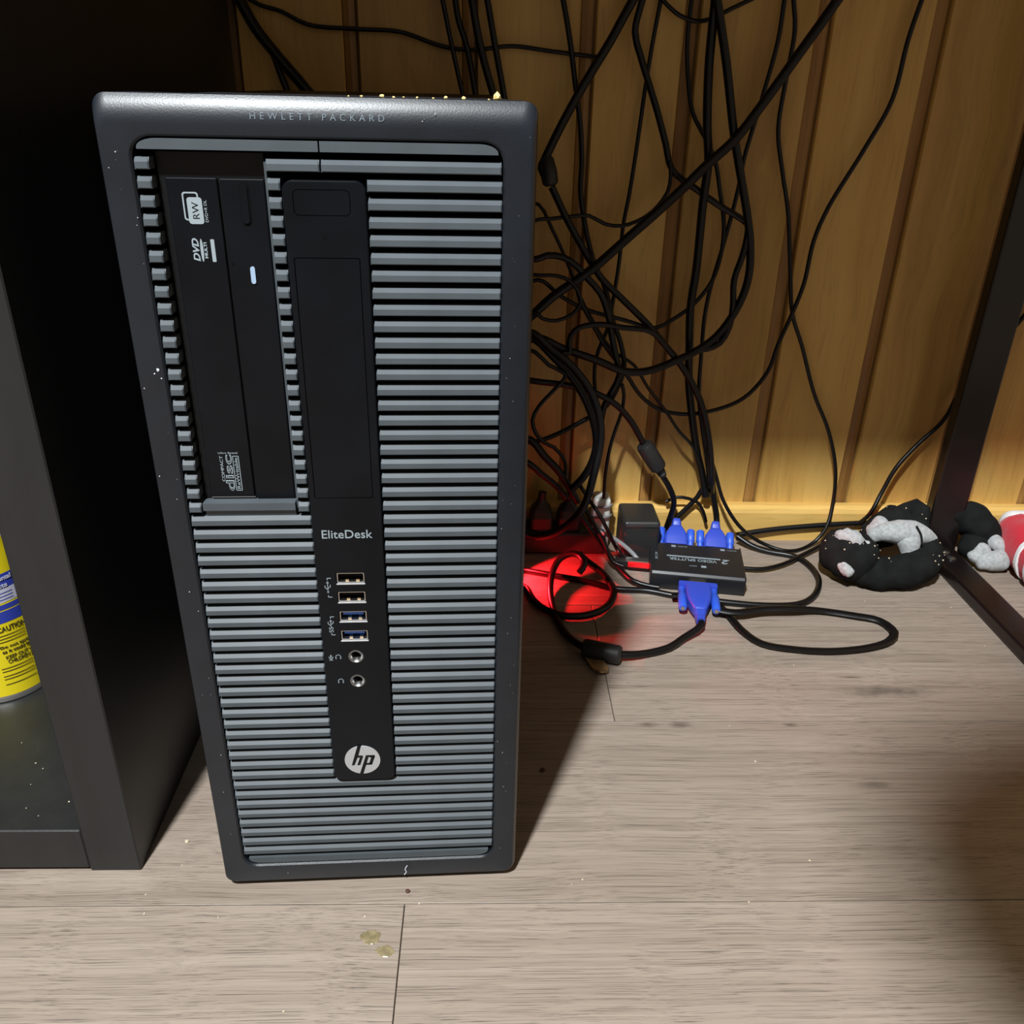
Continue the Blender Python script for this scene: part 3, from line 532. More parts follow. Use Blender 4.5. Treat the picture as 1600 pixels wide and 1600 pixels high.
 ['signal_cable', 'thin black cable crossing from under the tower rim towards the splitter', 0.00162, 'cord', [[0.1597, 0.455, 0.3581], [0.1847, 0.455, 0.3511], [0.2047, 0.45, 0.3481], [0.2172, 0.4493, 0.3277], [0.2288, 0.4486, 0.3062], [0.2369, 0.4479, 0.2888], [0.2458, 0.4471, 0.2682], [0.256, 0.4464, 0.2502], [0.2697, 0.4457, 0.2287], [0.2833, 0.445, 0.2132], [0.3032, 0.4443, 0.2008], [0.3191, 0.4436, 0.1782], [0.3394, 0.4429, 0.1538], [0.356, 0.4421, 0.1315], [0.3708, 0.4414, 0.1165], [0.382, 0.4407, 0.0933], [0.3885, 0.44, 0.0717]]],
 ['signal_cable', 'black cable arching out from the tower and diving into the tangle', 0.003105, 'cord', [[0.1575, 0.445, 0.314], [0.1825, 0.431, 0.307], [0.2025, 0.425, 0.304], [0.2123, 0.4254, 0.3075], [0.227, 0.4258, 0.306], [0.2392, 0.4262, 0.2987], [0.2517, 0.4267, 0.2862], [0.2633, 0.4271, 0.274], [0.2718, 0.4275, 0.2549], [0.2763, 0.4279, 0.2366], [0.2822, 0.4283, 0.2148], [0.2875, 0.4287, 0.1956], [0.2824, 0.4292, 0.1805], [0.2753, 0.4296, 0.1644], [0.2724, 0.43, 0.142]]],
 ['signal_cable', 'thin black cable making a small loop beside the tower edge', 0.0018, 'cord', [[0.1578, 0.442, 0.3003], [0.1828, 0.428, 0.2933], [0.2028, 0.422, 0.2903], [0.2216, 0.4218, 0.2901], [0.2347, 0.4215, 0.2852], [0.243, 0.4213, 0.2737], [0.2446, 0.421, 0.2655], [0.238, 0.4207, 0.256], [0.2233, 0.4205, 0.2492], [0.2101, 0.4202, 0.2509], [0.2039, 0.42, 0.2556], [0.1739, 0.43, 0.2478], [0.16, 0.44, 0.24]]],
 ['signal_cable', 'black cable bending sharply over and running right along the tangle', 0.0027, 'cord', [[0.2303, 0.415, 0.2197], [0.2365, 0.4164, 0.22], [0.2357, 0.4179, 0.2264], [0.2371, 0.4193, 0.2358], [0.2447, 0.4208, 0.2428], [0.2628, 0.4222, 0.2458], [0.2874, 0.4237, 0.2427], [0.3135, 0.4251, 0.2391], [0.3271, 0.4266, 0.2272], [0.3379, 0.428, 0.215]]],
 ['signal_cable', 'thin black cable hooking down then back under the tower edge', 0.00198, 'cord', [[0.1584, 0.43, 0.232], [0.1834, 0.416, 0.225], [0.2034, 0.41, 0.222], [0.2164, 0.4094, 0.21], [0.2306, 0.4089, 0.2029], [0.2332, 0.4083, 0.1993], [0.2234, 0.4078, 0.1867], [0.2087, 0.4072, 0.1694], [0.2029, 0.4067, 0.1552], [0.2071, 0.4061, 0.1416], [0.2155, 0.4056, 0.1326], [0.2264, 0.405, 0.1275]]],
 ['power_cable', 'glossy thick black cord plunging to the red lit floor behind the tower', 0.0039, 'cord', [[0.1569, 0.425, 0.2502], [0.1819, 0.411, 0.2432], [0.2019, 0.405, 0.2402], [0.2171, 0.4029, 0.2272], [0.2329, 0.4008, 0.2158], [0.2532, 0.3988, 0.1932], [0.2634, 0.3967, 0.1725], [0.2683, 0.3946, 0.1507], [0.268, 0.3925, 0.133], [0.2627, 0.385, 0.1059], [0.2562, 0.38, 0.0806], [0.2476, 0.38, 0.0644], [0.2329, 0.385, 0.0475], [0.2163, 0.39, 0.0374], [0.2049, 0.395, 0.0347], [0.1749, 0.4025, 0.0474], [0.17, 0.41, 0.06]]],
 ['power_cable', 'thick black cord fanning down behind the glossy one', 0.0039, 'cord', [[0.1582, 0.435, 0.2428], [0.1832, 0.421, 0.2358], [0.2032, 0.415, 0.2328], [0.2194, 0.4144, 0.2179], [0.2373, 0.4138, 0.1996], [0.2505, 0.4131, 0.1808], [0.2612, 0.4125, 0.1584], [0.2672, 0.4119, 0.132], [0.2646, 0.4113, 0.1117], [0.2566, 0.4106, 0.0945], [0.245, 0.41, 0.0805]]],
 ['signal_cable', 'thin black cable dropping from the tangle to the power bricks', 0.0018, 'cord', [[0.2909, 0.43, 0.1855], [0.2938, 0.4307, 0.1742], [0.2929, 0.4314, 0.1553], [0.2885, 0.4321, 0.138], [0.2843, 0.4329, 0.1169], [0.2818, 0.4336, 0.0881], [0.2819, 0.4343, 0.0585], [0.281, 0.435, 0.0432]]],
 ['power_cable', 'black cord slanting from the tower to the plugs on the power strip', 0.0032400000000000003, 'cord', [[0.156, 0.435, 0.1167], [0.181, 0.421, 0.1097], [0.201, 0.415, 0.1067], [0.2137, 0.4167, 0.0949], [0.2307, 0.4183, 0.0801], [0.2413, 0.42, 0.0664]]],
 ['power_cable', 'thick black cord slanting behind the red glow to the plugs', 0.0039, 'cord', [[0.1581, 0.44, 0.1394], [0.1831, 0.426, 0.1324], [0.2031, 0.42, 0.1294], [0.2165, 0.42, 0.113], [0.2314, 0.42, 0.0971], [0.244, 0.42, 0.078], [0.2535, 0.42, 0.0614]]],
 ['signal_cable', 'thin black cable bent beside the tower above the plugs', 0.00198, 'cord', [[0.2269, 0.425, 0.1194], [0.2349, 0.4238, 0.1117], [0.2392, 0.4225, 0.1011], [0.2396, 0.4213, 0.0896], [0.2441, 0.42, 0.0759]]],
 ['signal_cable', 'leftmost of the four black cables dropping behind the tower top', 0.00207, 'cord', [[0.0809, 0.452, 0.693], [0.1009, 0.452, 0.5807], [0.1187, 0.452, 0.5087], [0.1253, 0.452, 0.479], [0.136, 0.452, 0.4348], [0.1421, 0.452, 0.411], [0.1121, 0.4535, 0.3555], [0.125, 0.455, 0.3]]],
 ['signal_cable', 'second from left of the four black cables dropping behind the tower top', 0.0027, 'cord', [[0.0996, 0.455, 0.693], [0.1153, 0.455, 0.5812], [0.1292, 0.455, 0.5092], [0.1318, 0.455, 0.4944], [0.1388, 0.455, 0.4746], [0.1471, 0.455, 0.435], [0.1517, 0.455, 0.411], [0.1217, 0.455, 0.3455], [0.135, 0.455, 0.28]]],
 ['power_cable', 'third from left of the four black cables dropping behind the tower top', 0.0033750000000000004, 'cord', [[0.1093, 0.45, 0.693], [0.1272, 0.45, 0.5811], [0.1432, 0.45, 0.5091], [0.1475, 0.45, 0.4874], [0.1524, 0.45, 0.4676], [0.1626, 0.45, 0.4353], [0.1686, 0.45, 0.4116], [0.1386, 0.45, 0.3558], [0.15, 0.45, 0.3]]],
 ['power_cable', 'rightmost of the four black cables dropping behind the tower top', 0.0028350000000000003, 'cord', [[0.1204, 0.458, 0.693], [0.1392, 0.458, 0.5821], [0.1559, 0.458, 0.5101], [0.1621, 0.458, 0.4801], [0.1717, 0.458, 0.4354], [0.1761, 0.458, 0.4114], [0.1461, 0.458, 0.3457], [0.16, 0.458, 0.28]]],
 ['power_cable', 'thick black cord slanting down beside the dark cabinet above the tower', 0.004679999999999999, 'cord', [[-0.1434, 0.455, 0.693], [-0.0941, 0.455, 0.5779], [-0.0503, 0.455, 0.5059], [-0.038, 0.455, 0.4834], [-0.0189, 0.455, 0.46], [0.0009, 0.455, 0.4373], [0.0159, 0.455, 0.416], [-0.0141, 0.4525, 0.373], [0.06, 0.45, 0.33]]],
 ['power_cable', 'thinner black cord splitting off the thick one beside the dark cabinet', 0.0029700000000000004, 'cord', [[-0.0312, 0.459, 0.4757], [-0.025, 0.459, 0.4614], [-0.0209, 0.459, 0.4478], [-0.0166, 0.459, 0.4349], [-0.0137, 0.459, 0.4178], [-0.0437, 0.457, 0.3739], [0.02, 0.455, 0.33]]],
 ['video_cable', 'black video cable with a ferrite lump feeding the left blue plug', 0.003105, 'cord', [[0.1574, 0.44, 0.2008], [0.1824, 0.426, 0.1938], [0.2024, 0.42, 0.1908], [0.2367, 0.4205, 0.1866], [0.2607, 0.421, 0.1803], [0.2849, 0.4215, 0.1673], [0.3022, 0.422, 0.1487], [0.318, 0.4225, 0.1228], [0.3286, 0.423, 0.1074], [0.3391, 0.428, 0.0897], [0.3495, 0.432, 0.0735], [0.3574, 0.438, 0.0537], [0.3545, 0.447, 0.018]]],
 ['video_cable', 'black video cable rising from the right blue plug', 0.0032400000000000003, 'cord', [[0.3912, 0.452, 0.1103], [0.3971, 0.4505, 0.0819], [0.4022, 0.4495, 0.0562], [0.4085, 0.4475, 0.028], [0.4045, 0.4375, 0.015]]],
 ['signal_cable', 'thin black cable arching between the two blue plugs', 0.0018, 'cord', [[0.3511, 0.449, 0.0492], [0.3629, 0.449, 0.0546], [0.3755, 0.449, 0.0532], [0.3865, 0.449, 0.048], [0.3927, 0.447, 0.0383], [0.3969, 0.447, 0.0267]]],
 ['power_cable', 'black cord slanting behind the two blue plugs', 0.0027, 'cord', [[0.3658, 0.4505, 0.0301], [0.3763, 0.4505, 0.0426], [0.3853, 0.4505, 0.0548], [0.3906, 0.4505, 0.0684]]],
 ['power_cable', 'black cord lying on the floor in a rounded loop right of the splitter', 0.0031, 'cord', [[0.4317, 0.4413, 0.012], [0.4457, 0.4307, 0.006], [0.4615, 0.4236, 0.003], [0.4772, 0.4181, 0.003], [0.4888, 0.4113, 0.003], [0.4965, 0.3936, 0.003], [0.4965, 0.3663, 0.003], [0.4834, 0.3378, 0.003], [0.4658, 0.3212, 0.003], [0.4499, 0.3165, 0.003], [0.4237, 0.3163, 0.003], [0.3998, 0.3196, 0.003], [0.3791, 0.324, 0.003], [0.3435, 0.333, 0.003], [0.3181, 0.3423, 0.003], [0.287, 0.3456, 0.003], [0.2587, 0.3601, 0.003], [0.2306, 0.3698, 0.003], [0.2065, 0.3785, 0.003], [0.185, 0.385, 0.003]]],
 ['flat_cable', 'flat black cable in a long hairpin loop on the open floor', 0.0042, 'cord', [[0.3381, 0.3245, 0.009], [0.3625, 0.3223, 0.009], [0.3773, 0.3181, 0.006], [0.3862, 0.3029, 0.0035], [0.3935, 0.273, 0.0035], [0.4054, 0.2528, 0.0035], [0.4315, 0.2442, 0.0035], [0.4649, 0.2414, 0.0035], [0.5018, 0.2474, 0.0035], [0.5234, 0.2574, 0.0035], [0.5332, 0.2707, 0.0035], [0.5279, 0.2897, 0.0035], [0.5043, 0.2993, 0.0035], [0.4763, 0.3069, 0.0035], [0.446, 0.3015, 0.009], [0.4182, 0.3001, 0.009], [0.3924, 0.2944, 0.009], [0.3744, 0.2998, 0.009]]],
 ['video_cable', 'black video cable curving from the front blue plug through a ferrite on the floor', 0.0033750000000000004, 'cord', [[0.3577, 0.2903, 0.0095], [0.355, 0.274, 0.008], [0.3365, 0.2597, 0.004], [0.3206, 0.2454, 0.0036], [0.2993, 0.2367, 0.0036], [0.2784, 0.23, 0.007], [0.2592, 0.2325, 0.0085], [0.2426, 0.2431, 0.007], [0.2317, 0.2658, 0.0036], [0.224, 0.2961, 0.0036], [0.2213, 0.3283, 0.006], [0.2251, 0.3607, 0.012], [0.2335, 0.3751, 0.02], [0.2448, 0.375, 0.026], [0.2533, 0.3699, 0.026], [0.2564, 0.3602, 0.022], [0.251, 0.3542, 0.016]]],
 ['power_cable', 'black cord ringing the red glow on the floor beside the tower', 0.00351, 'cord', [[0.2552, 0.3968, 0.014], [0.2625, 0.3879, 0.01], [0.2735, 0.378, 0.006], [0.2813, 0.3486, 0.0085], [0.2827, 0.3306, 0.0085], [0.2791, 0.3196, 0.0045], [0.2647, 0.3016, 0.0045], [0.2459, 0.2938, 0.0045], [0.2282, 0.2958, 0.0045], [0.2144, 0.3056, 0.0045], [0.2044, 0.3224, 0.0045], [0.1961, 0.3459, 0.0045], [0.18, 0.34, 0.0045]]],
 ['usb_cable', 'slim grey lead slanting down from the plugs to the red-lit connector', 0.00198, 'cord', [[0.253, 0.415, 0.0847], [0.2625, 0.405, 0.0723], [0.2732, 0.395, 0.0593], [0.2821, 0.39, 0.0438], [0.2951, 0.4033, 0.016], [0.3022, 0.3844, 0.01]]],
 ['usb_cable', 'pale grey lead curving over to the red-lit connector', 0.00234, 'greycord', [[0.2719, 0.41, 0.0348], [0.2848, 0.405, 0.0315], [0.2993, 0.4, 0.0239], [0.3113, 0.395, 0.0146], [0.3162, 0.39, 0.0099]]],
 ['usb_cable', 'dark lead curving low past the red-lit connector under the splitter', 0.0025199999999999997, 'cord', [[0.2551, 0.4, 0.0566], [0.2666, 0.395, 0.0411], [0.2849, 0.4049, 0.012], [0.2957, 0.3748, 0.008], [0.306, 0.3555, 0.006], [0.3194, 0.3504, 0.004], [0.3302, 0.3468, 0.004]]],
 ['usb_cable', 'dark lead beside the pale one ending at the red-lit connector', 0.00216, 'cord', [[0.2598, 0.404, 0.0619], [0.2722, 0.398, 0.041], [0.2802, 0.392, 0.028], [0.2888, 0.3834, 0.012], [0.2993, 0.3778, 0.01]]]]
made = []
for name, label, r, mat, pts in CABLES:
    bm = bmesh.new(); path = catmull(pts, .006)
    tube(bm, path, r, 10, flat=.55 if name == 'flat_cable' else 1.0)
    o = obj(name, bm, mat, None, smooth=True)
    cat = {'power_cable': 'cord', 'usb_cable': 'usb lead', 'video_cable': 'video cable', 'flat_cable': 'flat cable', 'monitor_cable': 'cable', 'signal_cable': 'cable'}[name]
    tag(o, label, cat, 'loose cables under the desk'); made.append((o, path, r))
def cable(words): return next(t for t in made if words in t[0]['label'])
def sleeve(parent, a, b, prof, name='ferrite_core', mat='ferrite', sides=20):
    """lathed sleeve from point a to b; prof = list of (t, radius)"""
    a, b = Vector(a), Vector(b); bm = bmesh.new(); tube(bm, [a.lerp(b, t) for t, _ in prof], [r_ for _, r_ in prof], sides); return obj(name, bm, mat, parent, smooth=True)
FPROF = [(0, .004), (.02, .0072), (.08, .0084), (.92, .0084), (.98, .0072), (1, .004)]
def nearest(path, x): return min(range(len(path)), key=lambda i: (path[i] - Vector(x)).length)

# ================================================================ VIDEO SPLITTER
SY = -.168
SP = empty('video_splitter', (.3722, .3760, 0), SY); tag(SP, 'small black metal video splitter box with white lettering and blue plugs', 'splitter')
bm = bmesh.new(); sec = [(y, z) for y, z in ((-.032, .001), (-.032, .017), (-.0295, .020), (.0295, .020), (.032, .017), (.032, .001))]
bridge(bm, [[(x, y, z) for y, z in sec] for x in (-.0455, .0455)], True, True, True); bmesh.ops.bevel(bm, geom=bm.edges[:], offset=.0006, segments=1, affect='EDGES')
obj('housing', bm, 'splitter', SP)
for x in (-.0455, .0455): boxo('end_plate', 'splitter', SP, x - .0008, x + .0008, -.0318, .0318, .0008, .0198, bev=.0004)
toplettering('VIDEO SPLITTER', 'white_print', SP, .047, .000 - .004, -.0030, .0201, math.pi, name='box_lettering', height=.0050, bold=.012)
toplettering('2', 'white_print', SP, .0085, .0285, -.0015, .0201, math.pi, name='box_lettering', height=.0090, shear=.3, bold=.02)
bm = bmesh.new(); box(bm, -.030, .0235, .0015, .0038, .0201, .0203); obj('box_stripe', bm, 'white_print', SP)
for x, s in ((.0165 - .039, 'OUTPUT'), (.0285 - .001, 'OUTPUT')):
    toplettering(s, 'white_print', SP, .0095, x + .009, .0240, .0201, math.pi, name='box_lettering', height=.0018)
    boxo('screen_mark', 'white_print', SP, x - .0025, x + .002, .0222, .0256, .0201, .0203)
toplettering('INPUT', 'white_print', SP, .0075, -.0045, -.0150, .0201, math.pi, name='box_lettering', height=.0018)
boxo('screen_mark', 'white_print', SP, .0035, .0085, -.0170, -.0132, .0201, .0203)
toplettering('DC 5V', 'white_print', SP, .014, -.0405, .0010, .0201, math.pi / 2, name='box_lettering', height=.0024)
# sockets
for x, y, sg in ((.000, -.032, -1), (-.0195, .032, 1), (.0215, .032, 1)):
    ya, yb = sorted((y, y + sg * .004)); boxo('video_socket', 'gold', SP, x - .0085, x + .0085, ya, yb, .0045, .0135, bev=.0010)
    for d in (-.0125, .0125):
        bm = bmesh.new(); tube(bm, [Vector((x + d, y, .009)), Vector((x + d, y + sg * .0055, .009))], .0022, 6); obj('hex_nut', bm, 'steel', SP)
def vga_plug(cab, lx, ly, sg, tilt=0.0, ln=1.0):
    """blue plug as part of its cable; local +Y leaves the box"""
    mw = Matrix.Translation((.3722, .3760, 0)) @ Matrix.Rotation(SY, 4, 'Z') @ Matrix.Translation((lx, ly + sg * .004, .0095)) @ Matrix.Rotation(0 if sg > 0 else math.pi, 4, 'Z') @ Matrix.Rotation(tilt, 4, 'X') @ Matrix.Diagonal((1, ln, 1, 1))
    def put(name, bm, mat, smooth=False):
        for v in bm.verts: v.co = mw @ v.co
        return obj(name, bm, mat, cab, smooth=smooth)
    bm = bmesh.new(); zprism(bm, [(-.0185, 0), (.0185, 0), (.0185, .0045), (-.0185, .0045)], -.0058, .0058); bmesh.ops.bevel(bm, geom=bm.edges[:], offset=.0008, segments=2, affect='EDGES')
    pl = put('plug_flange', bm, 'blue')
    bm = bmesh.new(); lps = []
    for y, wx, wz in ((.004, .0122, .0070), (.012, .0122, .0074), (.018, .0108, .0072), (.024, .0075, .0062), (.027, .0056, .0054), (.0275, .0046, .0046), (.029, .0052, .0050), (.0296, .0043, .0043), (.031, .0049, .0047), (.0316, .0041, .0041), (.033, .0045, .0044), (.036, .0036, .0036)):
        lps.append([(x, y, z) for x, z in rr(-wx, wx, -wz, wz, wz * .45, 4)])
    bridge(bm, lps, True, True, True); put('plug_hood', bm, 'blue', True)
    for d in (-1, 1):
        bm = bmesh.new(); tube(bm, [Vector((d * .0155, y, 0)) for y in (.003, .0045, .0105, .0115, .0235, .0245)], [.0028, .0032, .0032, .0042, .0042, .0034], 12); put('thumbscrew', bm, 'blue2', True)
        bm = bmesh.new(); tube(bm, [Vector((d * .0155, .0245, 0)), Vector((d * .0155, .0250, 0))], .0020, 10); put('screw_head', bm, 'steel')
    return mw
cf = cable('front blue plug')[0]; vga_plug(cf, 0, -.032, -1, 0, 1.75)
cl = cable('feeding the left blue plug')[0]; vga_plug(cl, -.0195, .032, 1, .62)
cr2 = cable('rising from the right blue plug')[0]; vga_plug(cr2, .0215, .032, 1, .62)
o, path, r = cable('front blue plug'); i = nearest(path, (.2613, .2412, .0085)); d = (path[i + 2] - path[i - 2]).normalized()
sleeve(o, path[i] - d * .0175, path[i] + d * .0175, FPROF)
o, path, r = cable('feeding the left blue plug')
i = min(range(len(path)), key=lambda k: abs(path[k].z - .112)); d = (path[i + 2] - path[i - 2]).normalized()
sleeve(o, path[i] - d * .017, path[i] + d * .017, [(0, .004), (.03, .0078), (.1, .0088), (.9, .0088), (.97, .0078), (1, .004)])
sleeve(o, path[i] + d * .017, path[i] + d * .027, [(0, .0048), (.3, .0042), (.35, .0050), (.6, .0040), (.65, .0047), (1, .0036)], 'strain_relief')
o, path, r = cable('strain relief at the tower corner')
sleeve(o, path[-6], path[-1] + (path[-1] - path[-4]).normalized() * .004, [(0, .0042), (.1, .0062), (.55, .0076), (.9, .0072), (1, .0045)], 'strain_relief', sides=12)
# connector feeding the splitter; the LED's red light is put into its body colour
o, path, r = cable('slim grey lead')
mw = Matrix.Translation((.3722, .3760, 0)) @ Matrix.Rotation(SY, 4, 'Z')
for nm, mt, a in (('connector_body', 'red_lit', (-.0685, -.0465, -.0055, .0035, .0065, .0125)), ('connector_shell', 'steel', (-.0715, -.0470, -.0050, .0030, .0126, .0145)), ('connector_boot', 'ferrite', (-.082, -.0685, -.0045, .0030, .0065, .0130))):
    bm = bmesh.new(); box(bm, *a, bev=.0008)
    for v in bm.verts: v.co = mw @ v.co
    obj(nm, bm, mt, o)

# ================================================================ POWER BRICK, STRIP, PLUGS
PB = empty('power_brick', (.334, .4295, 0)); tag(PB, 'black power brick standing behind the left side of the splitter', 'power adapter')
bm = bmesh.new(); box(bm, -.033, .0050, -.024, .0245, 0, .046, bev=.0035, seg=3); obj('housing', bm, 'ferrite', PB)
boxo('rib_edge', 'ferrite', PB, -.0315, .0035, -.0248, -.0235, .040, .0425, bev=.0005)
ST = empty('power_strip', (.225, .436, 0)); tag(ST, 'black power strip against the skirting beside the tower', 'power strip')
bm = bmesh.new(); box(bm, -.085, .060, -.017, .017, 0, .026, bev=.003); obj('strip_body', bm, 'ferrite', ST)
for x in (-.055, -.008, .022): bm = bmesh.new(); lathe(bm, [(.013, .026), (.013, .0275), (.011, .0275), (.010, .0265)], x, 0, 24); obj('outlet', bm, 'case', ST)
for n, (x, lab) in enumerate(((.217, 'black mains plug nearest the tower in the power strip'), (.2465, 'black mains plug further from the tower in the power strip'))):
    P = empty('mains_plug', (x, .436, .0275)); tag(P, lab, 'plug', 'mains plugs in the power strip')
    bm = bmesh.new(); bridge(bm, [[(xx, yy, z) for xx, yy in rr(-w_, w_, -d_, d_, .004, 3)] for z, w_, d_ in ((0, .0120, .0125), (.012, .0120, .0125), (.020, .0100, .0100), (.027, .0055, .0055), (.030, .0045, .0045))], True, True, True); obj('plug_body', bm, 'ferrite', P)
    bm = bmesh.new(); tube(bm, [Vector((0, 0, .029)), Vector((.001, .0, .038))], .0042, 12); obj('cord_grip', bm, 'ferrite', P)
WP = empty('white_adapter', (.2805, .441, 0)); tag(WP, 'off-white plug-in adapter with cords wrapped round it beside the black power brick', 'adapter')
bm = bmesh.new(); box(bm, -.0085, .0095, -.011, .0135, 0, .060, bev=.004, seg=3); obj('adapter_body', bm, 'white_plastic', WP)
for k, (dx, z) in enumerate(((0, .038), (.001, .050))):
    bm = bmesh.new(); tube(bm, catmull([(-.0105, -.005, z), (-.004, -.0135, z + .002), (.006, -.0132, z + .003), (.0112, -.004, z + .001)], .002), .0014, 8); obj('cord_wrap', bm, 'greycord', WP, smooth=True)

# unseen box added to carry the red LED, between tower and strip
LB = empty('added_led_box', (.1825, .371, 0), -.25); tag(LB, 'unseen black box added to hold the red light on the floor beside the tower', 'led_holder')
bm = bmesh.new(); box(bm, -.010, .006, -.016, .016, 0, .045, bev=.002); obj('housing', bm, 'ferrite', LB)
bm = bmesh.new(); tube(bm, [Vector((.005, -.001, .030)), Vector((.009, -.001, .030))], .0035, 14); obj('red_light', bm, 'red_led', LB)
sl = bpy.data.lights.new('red_led', 'SPOT'); sl.energy = 1.9; sl.color = (1, .012, .02); sl.spot_size = math.radians(104); sl.spot_blend = .12; sl.shadow_soft_size = .003
so = bpy.data.objects.new('red_led', sl); COL.objects.link(so); so.location = (.1925, .366, .030)
so.rotation_euler = Vector((.80, -.13, -.60)).to_track_quat('-Z', 'Y').to_euler()

# ================================================================ SOCKS
SK = empty('sock', (.56, .38, 0)); tag(SK, 'crumpled black sock with pale grey patches curled on the floor left of the metal leg', 'sock', 'socks on the floor')
def sb(name, mat, pts, rad, par, base, **k):
    return blob(name, mat, par, [Vector(p) - Vector(base) for p in pts], rad, **k)
B = (.56, .38, 0)
sb('sock_toe', 'sock_black', [(.5190, .3800, .0290), (.5250, .3730, .0280), (.5310, .3670, .0250)], [.0245, .0270, .0250], SK, B, noise_amp=.0022, minz=.0005)
sb('sock_foot', 'sock_black', [(.536, .360, .0160), (.556, .3560, .0165), (.580, .3590, .0180), (.600, .3690, .0205), (.611, .3830, .0260), (.611, .3960, .0330)], [.0150, .0165, .0178, .0180, .0165, .0130], SK, B, noise_amp=.0028, minz=.0005)
sb('sock_leg', 'sock_black', [(.568, .4180, .0260), (.582, .4190, .0350), (.600, .4200, .0430), (.608, .4200, .0500), (.6105, .4090, .0420)], [.0150, .0190, .0200, .0170, .0120], SK, B, noise_amp=.0030, minz=.0005)
sb('grey_heel', 'sock_grey', [(.6130, .3900, .0370), (.6030, .3880, .0430), (.5880, .3880, .0460), (.5700, .3900, .0450), (.5560, .3930, .0400)], [.0085, .0120, .0120, .0105, .0080], SK, B, noise_amp=.0022)
sb('grey_heel', 'sock_grey', [(.5880, .3800, .0380), (.5890, .3760, .0300)], [.0110, .0090], SK, B, noise_amp=.0016)
sb('grey_heel', 'sock_grey', [(.5600, .4020, .0400), (.5680, .4060, .0480)], [.0080, .0075], SK, B, noise_amp=.0016)
bm = bmesh.new(); tube(bm, catmull([(.5905 - .56, .3790 - .38, .0580), (.5950 - .56, .3745 - .38, .0500), (.5960 - .56, .3700 - .38, .0420)], .002), .0010, 6); obj('seam_line', bm, 'sock_black', SK)
sb('grey_toe_patch', 'sock_grey', [(.5130, .3730, .0490), (.5220, .3660, .0490), (.5310, .3600, .0430)], [.0070, .0085, .0070], SK, B, noise_amp=.0040, nscale=190)
sb('grey_toe_patch', 'sock_grey', [(.5125, .3530, .0270), (.5165, .3480, .0220)], [.0060, .0060], SK, B, noise_amp=.0022, nscale=140)
bm = bmesh.new(); rn = random.Random(11)
for part in [c for c in SK.children if c.name.startswith(('sock_toe', 'sock_foot', 'sock_leg'))]:
    vs = [v for v in part.data.vertices if v.normal.z > .15 and v.normal.y < .2]
    for v in rn.sample(vs, min(12, len(vs))):
        bmesh.ops.create_icosphere(bm, subdivisions=1, radius=rn.uniform(.0004, .0010), matrix=Matrix.Translation(v.co + v.normal * .0002))
obj('lint', bm, 'crumb2', SK)['kind'] = 'stuff'
B2 = (.68, .41, 0); SK2 = empty('sock', B2); tag(SK2, 'crumpled black sock with grey end lying behind the metal leg', 'sock', 'socks on the floor')
sb('sock_leg', 'sock_black', [(.6600, .4330, .0480), (.6720, .4300, .0430), (.6860, .4220, .0330), (.6960, .4140, .0240)], [.0140, .0190, .0180, .0130], SK2, B2, noise_amp=.0030, minz=.0005)
sb('sock_foot', 'sock_black', [(.6730, .4100, .0160), (.6780, .4150, .0200)], [.0140, .0150], SK2, B2, noise_amp=.002, minz=.0005)
sb('grey_cuff', 'sock_grey', [(.6920, .4060, .0270), (.7010, .4010, .0210)], [.0085, .0085], SK2, B2, noise_amp=.0016)
sb('grey_toe', 'sock_grey', [(.6760, .3900, .0110), (.6850, .3890, .0120), (.6940, .3900, .0130)], [.0085, .0110, .0100], SK2, B2, noise_amp=.0024, minz=.0005)
sb('grey_heel', 'sock_grey', [(.6700, .3960, .0130), (.6790, .3990, .0200)], [.0065, .0085], SK2, B2, noise_amp=.0016)
B3 = (.76, .40, 0); SK3 = empty('sock', B3); tag(SK3, 'bright red sock with white stripes lying against the wall right of the metal leg', 'sock', 'socks on the floor')
sb('sock_foot', 'sock_red', [(.7250, .4180, .0270), (.7245, .3960, .0275), (.7250, .3740, .0270), (.7260, .3480, .0265), (.7275, .3180, .0255)], [.0240, .0275, .0285, .0285, .0270], SK3, B3, noise_amp=.0020, sides=28, minz=.0005)
sb('toe_tip', 'sock_white', [(.7240, .4300, .0340), (.7340, .4300, .0340)], [.0160, .0160], SK3, B3, noise_amp=.001)
for t in (.0, .42, .80):
    p = Vector((.7250, .3720 - .042 * t, .0268)) - Vector(B3); d = Vector((.04, -1, 0)); bm = bmesh.new()
    tube(bm, [p - d * .0036, p - d * .0020, p + d * .0020, p + d * .0036], [.0272, .0300, .0300, .0272], 28, 1.0, True, .0012, 60)
    for v in bm.verts: v.co.z = max(.0005, v.co.z)
    obj('white_stripe', bm, 'sock_white', SK3, smooth=True)

